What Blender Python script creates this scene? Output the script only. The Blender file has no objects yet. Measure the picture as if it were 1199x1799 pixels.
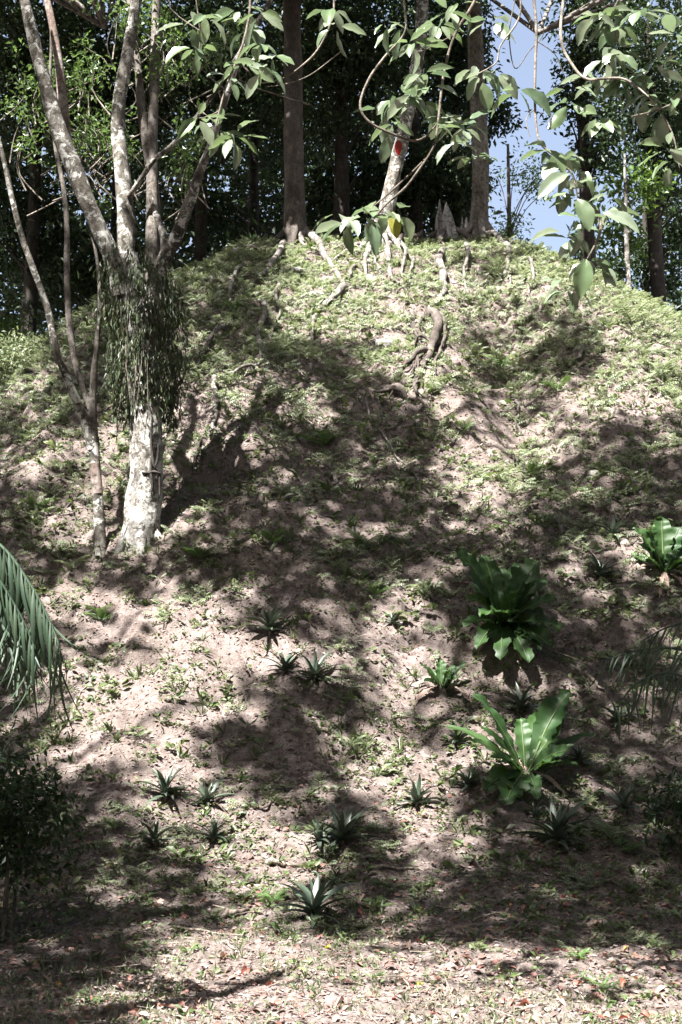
import bpy, math, random
import numpy as np
from mathutils import Matrix, Vector
PI = math.pi; R = math.radians
random.seed(7); rng = np.random.default_rng(11)
sc = bpy.context.scene; col = sc.collection

# ------------------------------------------------------------------ camera, sky, sun, exposure
FPX = 2200.0; W0, H0 = 1199.0, 1799.0; PITCH = R(9.04); CAMZ = 1.7
cd = bpy.data.cameras.new('camera'); cam = bpy.data.objects.new('camera', cd); col.objects.link(cam)
cam.location = (0, 0, CAMZ); cam.rotation_euler = (PI/2 + PITCH, 0, 0)
cd.sensor_fit = 'VERTICAL'; cd.sensor_height = 36; cd.lens = 36*FPX/H0; cd.clip_end = 2000; cd.clip_start = .05
sc.camera = cam
SUN_EL, SUN_AZ = R(60), R(38)
SUN = np.array([-math.sin(SUN_AZ)*math.cos(SUN_EL), -math.cos(SUN_AZ)*math.cos(SUN_EL), math.sin(SUN_EL)])
wd = bpy.data.worlds.new('World'); sc.world = wd; wd.use_nodes = True
wn = wd.node_tree.nodes; wl_ = wd.node_tree.links
sky = wn.new('ShaderNodeTexSky'); sky.sky_type = 'NISHITA'; sky.sun_disc = False
sky.sun_elevation = SUN_EL; sky.sun_rotation = math.atan2(SUN[0], SUN[1]); sky.air_density = 1.0; sky.dust_density = 4.0
hsv = wn.new('ShaderNodeHueSaturation'); hsv.inputs['Saturation'].default_value = .78; wl_.new(sky.outputs[0], hsv.inputs['Color']); wl_.new(hsv.outputs[0], wn['Background'].inputs[0]); wn['Background'].inputs[1].default_value = 0.05
ld = bpy.data.lights.new('sun', 'SUN'); ld.energy = 5.0; ld.angle = R(.55); ld.color = (1, .98, .95)
sun = bpy.data.objects.new('sun', ld); col.objects.link(sun)
sun.rotation_euler = Vector(SUN).to_track_quat('Z', 'Y').to_euler()
vs = sc.view_settings; vs.view_transform = 'Standard'; vs.look = 'None'; vs.exposure = 2.65; vs.gamma = 1; vs.use_curve_mapping = False
sc.cycles.max_bounces = 6; sc.cycles.transmission_bounces = 4; sc.cycles.diffuse_bounces = 3
sc.cycles.sample_clamp_indirect = 6

# ------------------------------------------------------------------ camera geometry
cp, sp_ = math.cos(PITCH), math.sin(PITCH)
def rays(px, py):
    a = (np.asarray(px, float)-599.5)/FPX; b = (899.5-np.asarray(py, float))/FPX
    d = np.stack([a, cp - b*sp_, sp_ + b*cp], -1)
    return d
def at(px, py, Y):
    d = rays(px, py); return np.array([0, 0, CAMZ]) + d*(Y/d[..., 1:2])
def proj(P):
    P = np.asarray(P, float); v = P - np.array([0, 0, CAMZ])
    dep = v[..., 1]*cp + v[..., 2]*sp_; up = -v[..., 1]*sp_ + v[..., 2]*cp
    dep = np.where(dep > .05, dep, .05)
    return 599.5 + v[..., 0]/dep*FPX, 899.5 - up/dep*FPX

# ------------------------------------------------------------------ noise
_T = np.random.default_rng(5).random((256, 256))
def vn(x, y, seed=0):
    x = np.asarray(x, float)+seed*17.31; y = np.asarray(y, float)+seed*9.77
    xi = np.floor(x).astype(int); yi = np.floor(y).astype(int); fx = x-xi; fy = y-yi
    fx = fx*fx*(3-2*fx); fy = fy*fy*(3-2*fy)
    a = _T[xi & 255, yi & 255]; b = _T[(xi+1) & 255, yi & 255]; c = _T[xi & 255, (yi+1) & 255]; d = _T[(xi+1) & 255, (yi+1) & 255]
    return (a*(1-fx)+b*fx)*(1-fy) + (c*(1-fx)+d*fx)*fy
def fbm(x, y, o=4, seed=0):
    s = 0; a = .5; t = 0
    for i in range(o):
        s = s + a*vn(x*2**i, y*2**i, seed+i*3); t += a; a *= .5
    return s/t

# ------------------------------------------------------------------ terrain height
HM = 13.45
def height(x, y):
    x = np.asarray(x, float); y = np.asarray(y, float)
    px_ = np.clip(x, -1.7, 3.5); d = np.hypot(x-px_, y-29.6)
    ang = np.arctan2(y-29.6, x-.5)
    d = d + 1.3*(fbm(ang*2.2+9, d*.12, 2, 4)-.5)
    # the profile: rounded crest, straight flank, soft foot
    dd = np.sqrt(np.maximum(d, 0)**2 + 2.2**2) - 1.15
    z = HM + .35 - (.80 + .10*np.clip(-(x+2)/5, 0, 1))*dd
    z = np.log1p(np.exp(np.clip(z*1.6, -40, 40)))/1.6
    m = np.clip(z/2.0, 0, 1)
    # gully left of the right shoulder and the bare scar in it
    g = np.exp(-((x-(2.95+.12*np.sin(y*1.1)))/.75)**2)*np.clip((y-17.5)/1.5, 0, 1)*np.clip((25.5-y)/2, 0, 1)
    z = z - .55*g
    z = z + .30*np.exp(-((x-4.9)/1.2)**2 - ((y-21.5)/2.6)**2) + .25*np.exp(-((x-1.0)/.9)**2 - ((y-24.2)/1.6)**2)
    z = z + m*(.75*(fbm(x*.45, y*.45, 3, 1)-.5) + .30*(fbm(x*1.6, y*1.6, 3, 2)-.5))
    z = z + (.07+.21*m)*(fbm(x*4.5, y*4.5, 3, 3)-.5) + .07*(fbm(x*12, y*12, 2, 8)-.5)
    z = z + .12*(fbm(x*.5, y*.5, 2, 6)-.5)*(1-m)
    return z
fx = np.arange(-13, 13.001, .07); fy = np.arange(4.5, 33.5, .07)
def ext(a, s):
    out = [a]; v = a; k = s
    while abs(v) < 500: v = v + k; k *= 1.35; out.append(v)
    return np.array(out[1:])
gx = np.concatenate([ext(fx[0], -.1)[::-1], fx, ext(fx[-1], .1)])
gy = np.concatenate([ext(fy[0], -.1)[::-1], fy, ext(fy[-1], .1)])
GX, GY = np.meshgrid(gx, gy)
GZ = height(GX, GY)
FZ = height(*np.meshgrid(fx, fy))
def Hh(x, y):
    x = np.asarray(x, float); y = np.asarray(y, float)
    u = (x-fx[0])/.07; v = (y-fy[0])/.07
    ins = (u >= 0) & (u < len(fx)-1.01) & (v >= 0) & (v < len(fy)-1.01)
    uc = np.clip(u, 0, len(fx)-1.01); vc = np.clip(v, 0, len(fy)-1.01)
    i = uc.astype(int); j = vc.astype(int); a = uc-i; b = vc-j
    z = (FZ[j, i]*(1-a)+FZ[j, i+1]*a)*(1-b) + (FZ[j+1, i]*(1-a)+FZ[j+1, i+1]*a)*b
    return np.where(ins, z, height(x, y))
def hit(px, py):
    d = rays(px, py); d = (d/d[..., 1:2]).reshape(-1, 3); Ys = np.arange(6, 42, .05); out = []
    for c in range(0, len(d), 400):
        q = d[c:c+400]; P = np.array([0, 0, CAMZ]) + q[:, None]*Ys[None, :, None]
        gap = P[..., 2] - Hh(P[..., 0], P[..., 1]); below = gap <= 0; k = np.where(below.any(1), below.argmax(1), np.argmin(np.where(Ys < 31, gap, 99), 1))
        out.append(P[np.arange(len(q)), k])
    P = np.concatenate(out); P[:, 2] = Hh(P[:, 0], P[:, 1])
    return P if np.ndim(px) else P[0]
def grid_map(rows):
    A = np.array([[int(c) for c in r] for r in rows], float)/9
    def f(px, py):
        u = np.clip((np.asarray(px)-37.5)/75, 0, 14.999); v = np.clip((np.asarray(py)-435)/70, 0, 18.999)
        i = u.astype(int); j = v.astype(int); a = u-i; b = v-j
        return (A[j, i]*(1-a)+A[j, i+1]*a)*(1-b) + (A[j+1, i]*(1-a)+A[j+1, i+1]*a)*b
    return f
shade_map = grid_map(['9999995111654222', '9999963111142222', '5799984221264521', '3699997752254610', '5549999876244123',
  '6435899887311575', '4435999998313786', '6356899857755578', '7467676786688778', '7443247863599658', '8463115434698446',
  '8435225544554568', '5324336443646588', '9422366433456689', '9953334763378889', '9855423563358889', '9988532468766788',
  '9987533688887888', '9962111112566667', '9731100000112334'])
green_map = grid_map(['9999998655698888', '9999988655566889', '9999977666777999', '9988855555368769', '9876655556525457',
  '7656655665424677', '5545555555767887', '6554555544466776', '6656666556667777', '5444434454566556', '4333323343455556',
  '4433323444444445', '4333343333334444', '5333344443344555', '5443344543344566', '5555555654444555', '5555444555555555',
  '4444444544445444', '3444333344444444', '4555444444444455'])

# ------------------------------------------------------------------ mesh helpers
WLOC = {}
class Acc:
    def __init__(s): s.v = []; s.f = []; s.n = 0; s.mi = []
    def add(s, V, F, mi=0):
        V = np.asarray(V, float).reshape(-1, 3); F = np.asarray(F, int)
        if len(F) == 0: return s
        s.v.append(V); s.f.append(F+s.n); s.n += len(V); s.mi.append(np.full(len(F), mi)); return s
    def mesh(s, name, mats, off=(0, 0, 0), smooth=False):
        me = bpy.data.meshes.new(name)
        V = np.concatenate(s.v) - np.asarray(off)
        me.vertices.add(len(V)); me.vertices.foreach_set('co', V.ravel())
        loops = np.concatenate([f.ravel() for f in s.f]); tot = np.concatenate([np.full(len(f), f.shape[1]) for f in s.f])
        me.loops.add(len(loops)); me.loops.foreach_set('vertex_index', loops)
        me.polygons.add(len(tot)); me.polygons.foreach_set('loop_start', np.concatenate([[0], np.cumsum(tot)[:-1]]))
        me.polygons.foreach_set('loop_total', tot)
        me.polygons.foreach_set('use_smooth', np.full(len(tot), smooth))
        for m in (mats if isinstance(mats, (list, tuple)) else [mats]): me.materials.append(m)
        me.polygons.foreach_set('material_index', np.concatenate(s.mi))
        me.update(calc_edges=True); return me
def put(name, me, parent=None, M=None):
    o = bpy.data.objects.new(name, me); col.objects.link(o)
    if parent is not None: o.parent = parent
    if M is not None: o.matrix_local = M
    return o
def tag(o, label=None, cat=None, group=None, kind=None):
    for k, v in (('label', label), ('category', cat), ('group', group), ('kind', kind)):
        if v: o[k] = v
    return o
def thing(name, label, cat, loc=(0, 0, 0), group=None):
    o = bpy.data.objects.new(name, None); o.empty_display_size = .1; col.objects.link(o)
    o.location = tuple(float(c) for c in loc); WLOC[o.name] = np.array(loc, float)
    return tag(o, label, cat, group)
def part(name, acc, mats, parent, smooth=False):
    off = WLOC[parent.name]; o = put(name, acc.mesh(name, mats, off, smooth), parent); WLOC[o.name] = off; return o
def solo(name, acc, mats, label=None, cat=None, group=None, kind=None, smooth=False, loc=(0, 0, 0)):
    o = put(name, acc.mesh(name, mats, loc, smooth)); o.location = tuple(float(c) for c in loc); WLOC[o.name] = np.array(loc, float)
    return tag(o, label, cat, group, kind)
def norm(v): v = np.asarray(v, float); return v/np.maximum(np.linalg.norm(v, axis=-1, keepdims=True), 1e-9)
def smooth_path(P, sub=6):
    P = np.asarray(P, float); n = len(P)
    if n < 3: 
        t = np.linspace(0, 1, sub+1)[:, None]; return P[0]*(1-t)+P[-1]*t
    out = []
    for i in range(n-1):
        p0 = P[max(i-1, 0)]; p1 = P[i]; p2 = P[i+1]; p3 = P[min(i+2, n-1)]
        for k in range(sub):
            t = k/sub; out.append(.5*((2*p1)+(-p0+p2)*t+(2*p0-5*p1+4*p2-p3)*t*t+(-p0+3*p1-3*p2+p3)*t**3))
    out.append(P[-1]); return np.array(out)
def tube(acc, P, rad, sides=10, sub=6, rough=.0, mi=0, cap=True, seed=0):
    """a tapered, slightly knobbly tube along P"""
    C = smooth_path(P, sub); n = len(C); rad = np.asarray(rad, float)
    if rad.ndim == 0: rad = np.full(len(P), float(rad))
    rr = np.interp(np.linspace(0, 1, n), np.linspace(0, 1, len(rad)), rad)
    T = norm(np.gradient(C, axis=0)); ref = np.array([0, 1, 0.]) if abs(T[0][1]) < .9 else np.array([1., 0, 0])
    u = norm(np.cross(T[0], ref)); V = []
    for i in range(n):
        u = norm(u - T[i]*np.dot(u, T[i])); w = np.cross(T[i], u)
        a = np.linspace(0, 2*PI, sides, endpoint=False)
        r = rr[i]*(1 + rough*(vn(np.cos(a)*1.7+3+seed, np.sin(a)*1.7+i*.45, seed)-.5)*2)
        V.append(C[i] + np.cos(a)[:, None]*u*r[:, None] + np.sin(a)[:, None]*w*r[:, None])
    V = np.concatenate(V); F = []
    for i in range(n-1):
        for k in range(sides):
            F.append((i*sides+k, i*sides+(k+1) % sides, (i+1)*sides+(k+1) % sides, (i+1)*sides+k))
    acc.add(V, F, mi)
    if cap:
        acc.add(np.concatenate([V[-sides:], [C[-1]+T[-1]*rr[-1]*.5]]), [(k, (k+1) % sides, sides) for k in range(sides)], mi)
    return C
# leaf templates: x = side, y = axis, z = normal
L2 = (np.array([[0, 0, 0], [.5, .5, .10], [0, 1, -.06], [-.5, .5, .10]]), np.array([[0, 1, 2], [0, 2, 3]]))
L4 = (np.array([[0, 0, 0], [.36, .3, .07], [.5, .6, .08], [0, 1, -.12], [-.5, .6, .08], [-.36, .3, .07], [0, .5, 0]]),
      np.array([[0, 1, 6], [1, 2, 6], [2, 3, 6], [3, 4, 6], [4, 5, 6], [5, 0, 6]]))
def inst(acc, tpl, O, D, N, L, Wd, mi=0):
    """place template copies at origins O with axis D, normal N, length L, width Wd"""
    V, F = tpl; O = np.asarray(O, float); D = norm(D); S = norm(np.cross(D, N)); N = np.cross(S, D)
    L = np.broadcast_to(L, len(O)); Wd = np.broadcast_to(Wd, len(O))
    P = O[:, None, :] + V[None, :, 0, None]*(S*Wd[:, None])[:, None, :] + V[None, :, 1, None]*(D*L[:, None])[:, None, :] + V[None, :, 2, None]*(N*L[:, None])[:, None, :]
    Fo = F[None] + (np.arange(len(O))*len(V))[:, None, None]
    acc.add(P.reshape(-1, 3), Fo.reshape(-1, F.shape[1]), mi)
def rdir(n, up=0.0, g=rng):
    v = g.normal(size=(n, 3)); v = norm(v); v[:, 2] += up; return norm(v)
def cloud(acc, centres, per, rad, size, up=.5, droop=-.25, aspect=.45, tpl=L2, mi=0, flat=.75, g=rng):
    """leaf clumps: `per` leaves round each centre"""
    C = np.repeat(np.asarray(centres, float), per, 0); n = len(C)
    if n == 0: return
    off = g.normal(size=(n, 3))*np.array([1, 1, flat]); off *= (np.abs(g.normal(.6, .35, n))/np.maximum(np.linalg.norm(off, axis=1), .1))[:, None]
    rad = np.repeat(np.broadcast_to(rad, len(centres)), per)
    O = C + off*rad[:, None]
    D = norm(norm(off)*.8 + rdir(n, droop, g)); N = rdir(n, up*2, g)
    s = size*g.uniform(.6, 1.25, n)
    inst(acc, tpl, O, D, N, s, s*aspect, mi)
def ellipsoid_pts(n, c, r, g=rng, shell=.35):
    v = norm(g.normal(size=(n, 3))); q = g.random(n)**shell
    return np.asarray(c) + v*q[:, None]*np.asarray(r)

# ------------------------------------------------------------------ materials
def mat(name): 
    m = bpy.data.materials.new(name); m.use_nodes = True; nt = m.node_tree; return m, nt, nt.nodes['Principled BSDF']
def nd(nt, t, **kw):
    n = nt.nodes.new(t)
    for k, v in kw.items():
        if k in n.inputs.keys() if isinstance(k, str) else False: n.inputs[k].default_value = v
        else: setattr(n, k, v)
    return n
def ramp(nt, src, stops, interp='LINEAR'):
    r = nt.nodes.new('ShaderNodeValToRGB'); r.color_ramp.interpolation = interp
    els = r.color_ramp.elements
    while len(els) < len(stops): els.new(.5)
    for e, (p, c) in zip(els, stops): e.position = p; e.color = (*c, 1) if len(c) == 3 else c
    nt.links.new(src, r.inputs[0]); return r.outputs[0]
def noise(nt, scale, detail=6, rough=.6, coord='Object', vec=None, dist=0):
    tc = nt.nodes.new('ShaderNodeTexCoord'); n = nt.nodes.new('ShaderNodeTexNoise')
    n.inputs['Scale'].default_value = scale; n.inputs['Detail'].default_value = detail; n.inputs['Roughness'].default_value = rough; n.inputs['Distortion'].default_value = dist
    if vec:
        mp = nt.nodes.new('ShaderNodeMapping'); mp.inputs['Scale'].default_value = vec; nt.links.new(tc.outputs[coord], mp.inputs[0]); nt.links.new(mp.outputs[0], n.inputs['Vector'])
    else: nt.links.new(tc.outputs[coord], n.inputs['Vector'])
    return n.outputs['Fac']
def mixc(nt, f, a, b, mode='MIX'):
    m = nt.nodes.new('ShaderNodeMix'); m.data_type = 'RGBA'; m.blend_type = mode
    for s, i in ((f, 0), (a, 6), (b, 7)):
        if hasattr(s, 'default_value') or hasattr(s, 'is_linked'): nt.links.new(s, m.inputs[i])
        elif i == 0: m.inputs[0].default_value = s
        else: m.inputs[i].default_value = (*s, 1)
    return m.outputs[2]
def bump(nt, h, strength, dist, bsdf):
    b = nt.nodes.new('ShaderNodeBump'); b.inputs['Strength'].default_value = strength; b.inputs['Distance'].default_value = dist
    nt.links.new(h, b.inputs['Height']); nt.links.new(b.outputs[0], bsdf.inputs['Normal']); return b
def leaf_mat(name, cols, rough=.5, transl=.3, tcol=None, spec=.5, obj_rand=False):
    """colour varies leaf by leaf; light passes through"""
    m, nt, b = mat(name)
    if obj_rand: src = nt.nodes.new('ShaderNodeObjectInfo').outputs['Random']
    else: src = nt.nodes.new('ShaderNodeNewGeometry').outputs['Random Per Island']
    st = [(i/(len(cols)-1), c) for i, c in enumerate(cols)]
    c = ramp(nt, src, st)
    n = noise(nt, 9, 3); c2 = mixc(nt, ramp(nt, n, [(.35, (0, 0, 0)), (.75, (.4, .4, .4))]), c, tuple(min(1, k*1.7+.01) for k in cols[0]))
    nt.links.new(c2, b.inputs['Base Color']); b.inputs['Roughness'].default_value = rough; b.inputs['Specular IOR Level'].default_value = spec
    t = nt.nodes.new('ShaderNodeBsdfTranslucent')
    hs = nt.nodes.new('ShaderNodeHueSaturation'); hs.inputs['Saturation'].default_value = 1.15; hs.inputs['Value'].default_value = 1.6; hs.inputs['Hue'].default_value = .485
    nt.links.new(c2, hs.inputs['Color']); nt.links.new(hs.outputs[0], t.inputs[0])
    mx = nt.nodes.new('ShaderNodeMixShader'); mx.inputs[0].default_value = transl
    nt.links.new(b.outputs[0], mx.inputs[1]); nt.links.new(t.outputs[0], mx.inputs[2])
    nt.links.new(mx.outputs[0], nt.nodes['Material Output'].inputs[0]); return m
M = {}
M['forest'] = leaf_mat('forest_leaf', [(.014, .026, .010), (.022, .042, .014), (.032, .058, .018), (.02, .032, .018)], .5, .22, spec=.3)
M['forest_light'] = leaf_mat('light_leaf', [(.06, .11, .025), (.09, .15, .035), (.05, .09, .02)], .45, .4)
M['sprig'] = leaf_mat('sprig_leaf', [(.045, .08, .025), (.08, .13, .04), (.06, .09, .03)], .4, .35)
M['canopy'] = leaf_mat('canopy_leaf', [(.04, .07, .02), (.05, .09, .03)], .5, .12)
M['bigleaf'] = leaf_mat('broad_leaf', [(.06, .09, .05), (.12, .16, .09), (.09, .13, .055), (.19, .22, .16), (.15, .18, .12)], .26, .28, spec=1.0, obj_rand=True)
M['bigleaf_yellow'] = leaf_mat('yellowing_leaf', [(.22, .22, .04), (.26, .20, .05)], .4, .35, obj_rand=True)
M['bigleaf_red'] = leaf_mat('withered_leaf', [(.22, .035, .02), (.16, .03, .02)], .5, .25, obj_rand=True)
M['weed'] = leaf_mat('weed_leaf', [(.04, .065, .02), (.075, .11, .035), (.10, .13, .05), (.05, .085, .025), (.15, .17, .08), (.09, .10, .06), (.20, .21, .12)], .45, .3)
M['fern'] = leaf_mat('fern_leaf', [(.06, .11, .03), (.09, .16, .045), (.13, .19, .06)], .45, .35)
M['palefern'] = leaf_mat('pale_fern_leaf', [(.12, .155, .08), (.22, .24, .15), (.085, .115, .05), (.16, .185, .10), (.25, .26, .18)], .45, .35)
M['nest'] = leaf_mat('nest_fern_leaf', [(.02, .05, .014), (.04, .085, .02), (.03, .065, .018), (.055, .10, .025)], .5, .35, spec=.35, obj_rand=True)
M['rib'] = leaf_mat('fern_rib', [(.07, .10, .035), (.09, .12, .04)], .5, .1)
M['oyster'] = leaf_mat('oyster_leaf', [(.04, .06, .04), (.06, .08, .052), (.05, .065, .045), (.075, .088, .06)], .4, .08, spec=.55, obj_rand=True)
M['palm'] = leaf_mat('palm_leaflet', [(.022, .04, .024), (.035, .058, .032), (.045, .065, .036)], .5, .15, spec=.3, obj_rand=True)
M['vine'] = leaf_mat('vine_leaf', [(.04, .06, .028), (.075, .10, .045), (.03, .05, .02), (.10, .085, .05)], .5, .2)
M['litter'] = leaf_mat('litter_leaf', [(.06, .045, .038), (.17, .13, .115), (.32, .275, .26), (.13, .08, .065), (.36, .29, .265), (.075, .052, .045), (.20, .12, .10), (.07, .05, .042)], .8, .05, spec=.2)
M['litter_red'] = leaf_mat('red_litter_leaf', [(.19, .09, .07), (.14, .06, .05), (.28, .18, .155), (.16, .09, .07), (.24, .12, .09)], .6, .12, spec=.3)
M['dead_leaf_red'] = leaf_mat('rust_leaf', [(.22, .065, .04), (.16, .055, .04)], .55, .15, obj_rand=True)
M['dead_leaf_orange'] = leaf_mat('orange_leaf', [(.40, .17, .05), (.38, .22, .08)], .55, .2, obj_rand=True)
M['dead_leaf_pale'] = leaf_mat('pale_leaf', [(.30, .215, .17), (.22, .14, .11)], .7, .1, obj_rand=True)
M['dead_leaf_yellow'] = leaf_mat('yellow_leaf', [(.42, .42, .08), (.36, .40, .10)], .55, .25, obj_rand=True)

def bark(name, stops, scale=5, stretch=(1, 1, .45), bs=.5, patch=None):
    m, nt, b = mat(name)
    n = noise(nt, scale, 8, .68, vec=stretch); c = ramp(nt, n, stops)
    if patch:
        n2 = noise(nt, 2.3, 4, .6); c = mixc(nt, ramp(nt, n2, [(.56, (0, 0, 0)), (.66, (1, 1, 1))]), c, patch)
    n4 = noise(nt, 13, 7, .75); c = mixc(nt, ramp(nt, n4, [(.50, (0, 0, 0)), (.58, (.8, .8, .8))]), c, (.07, .06, .05))
    n5 = noise(nt, 1.7, 5, .7, vec=(1, 1, .6)); c = mixc(nt, .8, c, ramp(nt, n5, [(.38, (.45, .42, .38)), (.55, (1, 1, 1))]), 'MULTIPLY')
    if patch and name != 'grey_bark':
        n6 = noise(nt, 5.5, 6, .72, dist=.6); c = mixc(nt, ramp(nt, n6, [(.52, (0, 0, 0)), (.56, (.85, .85, .85))]), c, (.55, .54, .50)); n7 = noise(nt, 8, 6, .8, dist=.8); c = mixc(nt, ramp(nt, n7, [(.55, (0, 0, 0)), (.58, (.9, .9, .9))]), c, (.045, .04, .03))
    n3 = noise(nt, 26, 5, .7, vec=(1, 1, .22)); c = mixc(nt, .55, c, ramp(nt, n3, [(.3, (.35, .35, .35)), (.6, (1, 1, 1))]), 'MULTIPLY')
    nt.links.new(c, b.inputs['Base Color']); b.inputs['Roughness'].default_value = .9; b.inputs['Specular IOR Level'].default_value = .2
    b_ = bump(nt, n3, bs, .03, b); b2 = nt.nodes.new('ShaderNodeBump'); b2.inputs['Strength'].default_value = .6; b2.inputs['Distance'].default_value = .03; nt.links.new(n4, b2.inputs['Height']); nt.links.new(b2.outputs[0], b_.inputs['Normal']); return m
M['bark_pale'] = bark('pale_bark', [(.34, (.05, .043, .036)), (.46, (.14, .125, .105)), (.58, (.27, .25, .22)), (.72, (.46, .44, .40))], 4, patch=(.11, .095, .075))
M['bark_white'] = bark('whitish_bark', [(.30, (.09, .08, .07)), (.44, (.30, .285, .26)), (.55, (.42, .40, .37)), (.8, (.50, .48, .45))], 3.2, patch=(.40, .37, .33))
M['bark_red'] = bark('reddish_bark', [(.30, (.10, .07, .06)), (.45, (.27, .20, .17)), (.7, (.40, .36, .33))], 5)
M['bark_dark'] = bark('brown_bark', [(.30, (.04, .032, .028)), (.5, (.11, .09, .078)), (.75, (.21, .18, .16))], 5)
M['bark_black'] = bark('dark_forest_bark', [(.3, (.02, .017, .015)), (.55, (.055, .047, .04)), (.75, (.10, .09, .08))], 5)
M['bark_grey'] = bark('grey_bark', [(.30, (.07, .06, .055)), (.5, (.20, .175, .155)), (.75, (.36, .33, .30))], 5, patch=(.26, .24, .20))
M['root'] = bark('root_bark', [(.32, (.07, .058, .05)), (.48, (.20, .18, .16)), (.66, (.38, .355, .325))], 7)
M['stump'] = bark('weathered_wood', [(.3, (.16, .15, .14)), (.5, (.40, .38, .36)), (.7, (.55, .53, .50))], 9, (1, 1, .12))
M['twig'] = bark('twig_bark', [(.3, (.10, .08, .06)), (.6, (.30, .26, .22))], 14)
M['stick'] = bark('dead_stick', [(.3, (.12, .09, .07)), (.6, (.38, .32, .27))], 14)
m, nt, b = mat('limestone'); n = noise(nt, 6, 8, .7); nt.links.new(ramp(nt, n, [(.3, (.10, .09, .08)), (.55, (.33, .31, .28)), (.75, (.45, .43, .39))]), b.inputs['Base Color'])
b.inputs['Roughness'].default_value = .95; bump(nt, n, .6, .05, b); M['stone'] = m
m, nt, b = mat('soil')
n1 = noise(nt, 1.1, 6, .6); n2 = noise(nt, 9, 8, .75); n3 = noise(nt, 55, 4, .7)
c = ramp(nt, n2, [(.30, (.070, .052, .046)), (.45, (.17, .135, .122)), (.58, (.26, .213, .196)), (.75, (.37, .32, .30))])
c = mixc(nt, ramp(nt, n1, [(.40, (0, 0, 0)), (.65, (.55, .55, .55))]), c, (.11, .088, .072))
c = mixc(nt, .75, c, ramp(nt, n3, [(.34, (.28, .25, .22)), (.5, (.85, .85, .85)), (.66, (1, 1, 1))]), 'MULTIPLY')
nt.links.new(c, b.inputs['Base Color']); b.inputs['Roughness'].default_value = .95; b.inputs['Specular IOR Level'].default_value = .15
bb = bump(nt, n2, .8, .06, b)
b2 = nt.nodes.new('ShaderNodeBump'); b2.inputs['Strength'].default_value = .7; b2.inputs['Distance'].default_value = .015
nt.links.new(n3, b2.inputs['Height']); nt.links.new(b2.outputs[0], bb.inputs['Normal']); M['soil'] = m

# ------------------------------------------------------------------ ground: one sheet, flat in front, rising into the mound
V = np.stack([GX, GY, GZ], -1).reshape(-1, 3); nx, ny = len(gx), len(gy)
i = np.arange(ny-1)[:, None]*nx + np.arange(nx-1)[None]; i = i.ravel()
F = np.stack([i, i+1, i+nx+1, i+nx], -1)
solo('ground', Acc().add(V, F), M['soil'], kind='structure', smooth=True)

# ------------------------------------------------------------------ trees of the middle distance
def trunk_part(parent, name, pts, rad, m, sides=12, rough=.10, sub=6, seed=0):
    a = Acc(); tube(a, pts, rad, sides, sub, rough, seed=seed); return part(name, a, m, parent, True)
def limb_px(parent, name, pl, Y, wpx, m, sides=10, rough=.10, seed=0, dY=None):
    """limb along photo points at its own distance; wpx = widths"""
    Ys = np.linspace(Y, Y if dY is None else Y+dY, len(pl))
    P = np.array([at(p[0], p[1], y) for p, y in zip(pl, Ys)]); r = np.array(wpx)*.5*Ys.mean()/FPX
    r = np.interp(np.linspace(0, 1, len(pl)), np.linspace(0, 1, len(wpx)), r)
    return trunk_part(parent, name, P, r, m, sides, rough, seed=seed), P, r

# canopy leaf clumps are shared out later among the crowns of the trees that stand over each patch of ground
CANOPY = {}

# multi-stemmed pale tree
B = hit(248, 958); T1 = thing('multi_stemmed_tree', 'big pale forked tree on left slope with leafy vine round its waist', 'tree', B)
Y1 = B[1]
root_fl = Acc()
for (dx, dy, l) in ((-.3, -.2, .5), (.27, -.12, .45), (.05, -.3, .5), (-.1, .3, .3)):
    e = np.array([B[0]+dx, B[1]+dy]); e = np.array([e[0], e[1], Hh(*e)-.05])
    tube(root_fl, [B+np.array([dx*.15, dy*.15, .75]), B+np.array([dx*.45, dy*.45, .25]), e], [.10, .10, .05], 8, 4, .15)
part('root_flare', root_fl, M['bark_white'], T1, True)
a = Acc(); tube(a, [B+[-.02, 0, -.4], at(252, 900, Y1), at(258, 800, Y1), at(256, 700, Y1), at(248, 600, Y1), at(236, 520, Y1), at(222, 450, Y1)],
     np.array([74, 64, 60, 54, 48, 44, 42])*.5*Y1/FPX, 18, 7, .10); part('trunk', a, M['bark_white'], T1, True)
lp = lambda pl, w, m='bark_pale', name='limb', Y=Y1, dY=None, seed=0, T=T1: limb_px(T, name, pl, Y, w, M[m], seed=seed, dY=dY)
lp([(214, 520), (200, 460), (160, 370), (128, 290), (100, 215), (75, 130), (55, 50), (30, -60), (-10, -220)], [36, 34, 32, 32, 30, 26, 22, 16, 8], seed=1, dY=-.7)
lp([(122, 290), (113, 210), (105, 120), (92, 40), (72, -60), (70, -200)], [22, 20, 17, 15, 10, 5], 'bark_red', seed=2, dY=.4)
lp([(222, 480), (222, 400), (215, 300), (208, 200), (225, 90), (240, 0), (250, -140), (230, -300)], [34, 32, 29, 26, 23, 20, 14, 7], seed=3, dY=.5)
lp([(262, 620), (266, 520), (270, 420), (268, 320), (250, 200), (243, 120), (232, 40), (215, -100)], [34, 32, 28, 22, 17, 14, 12, 6], seed=4, dY=.9, m='bark_grey')
lp([(266, 470), (268, 360), (268, 240), (272, 120), (276, 0), (290, -200)], [24, 22, 20, 19, 17, 8], seed=5, dY=1.2, m='bark_grey')
lp([(262, 560), (283, 470), (308, 420), (335, 350), (352, 300), (372, 250), (398, 170), (425, 90), (470, 10), (540, -120)], [32, 28, 24, 21, 17, 14, 12, 11, 9, 4], seed=6, dY=-.6)
lp([(285, 470), (290, 420), (272, 370), (262, 330)], [20, 16, 12, 6], seed=61, dY=.2)
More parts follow.
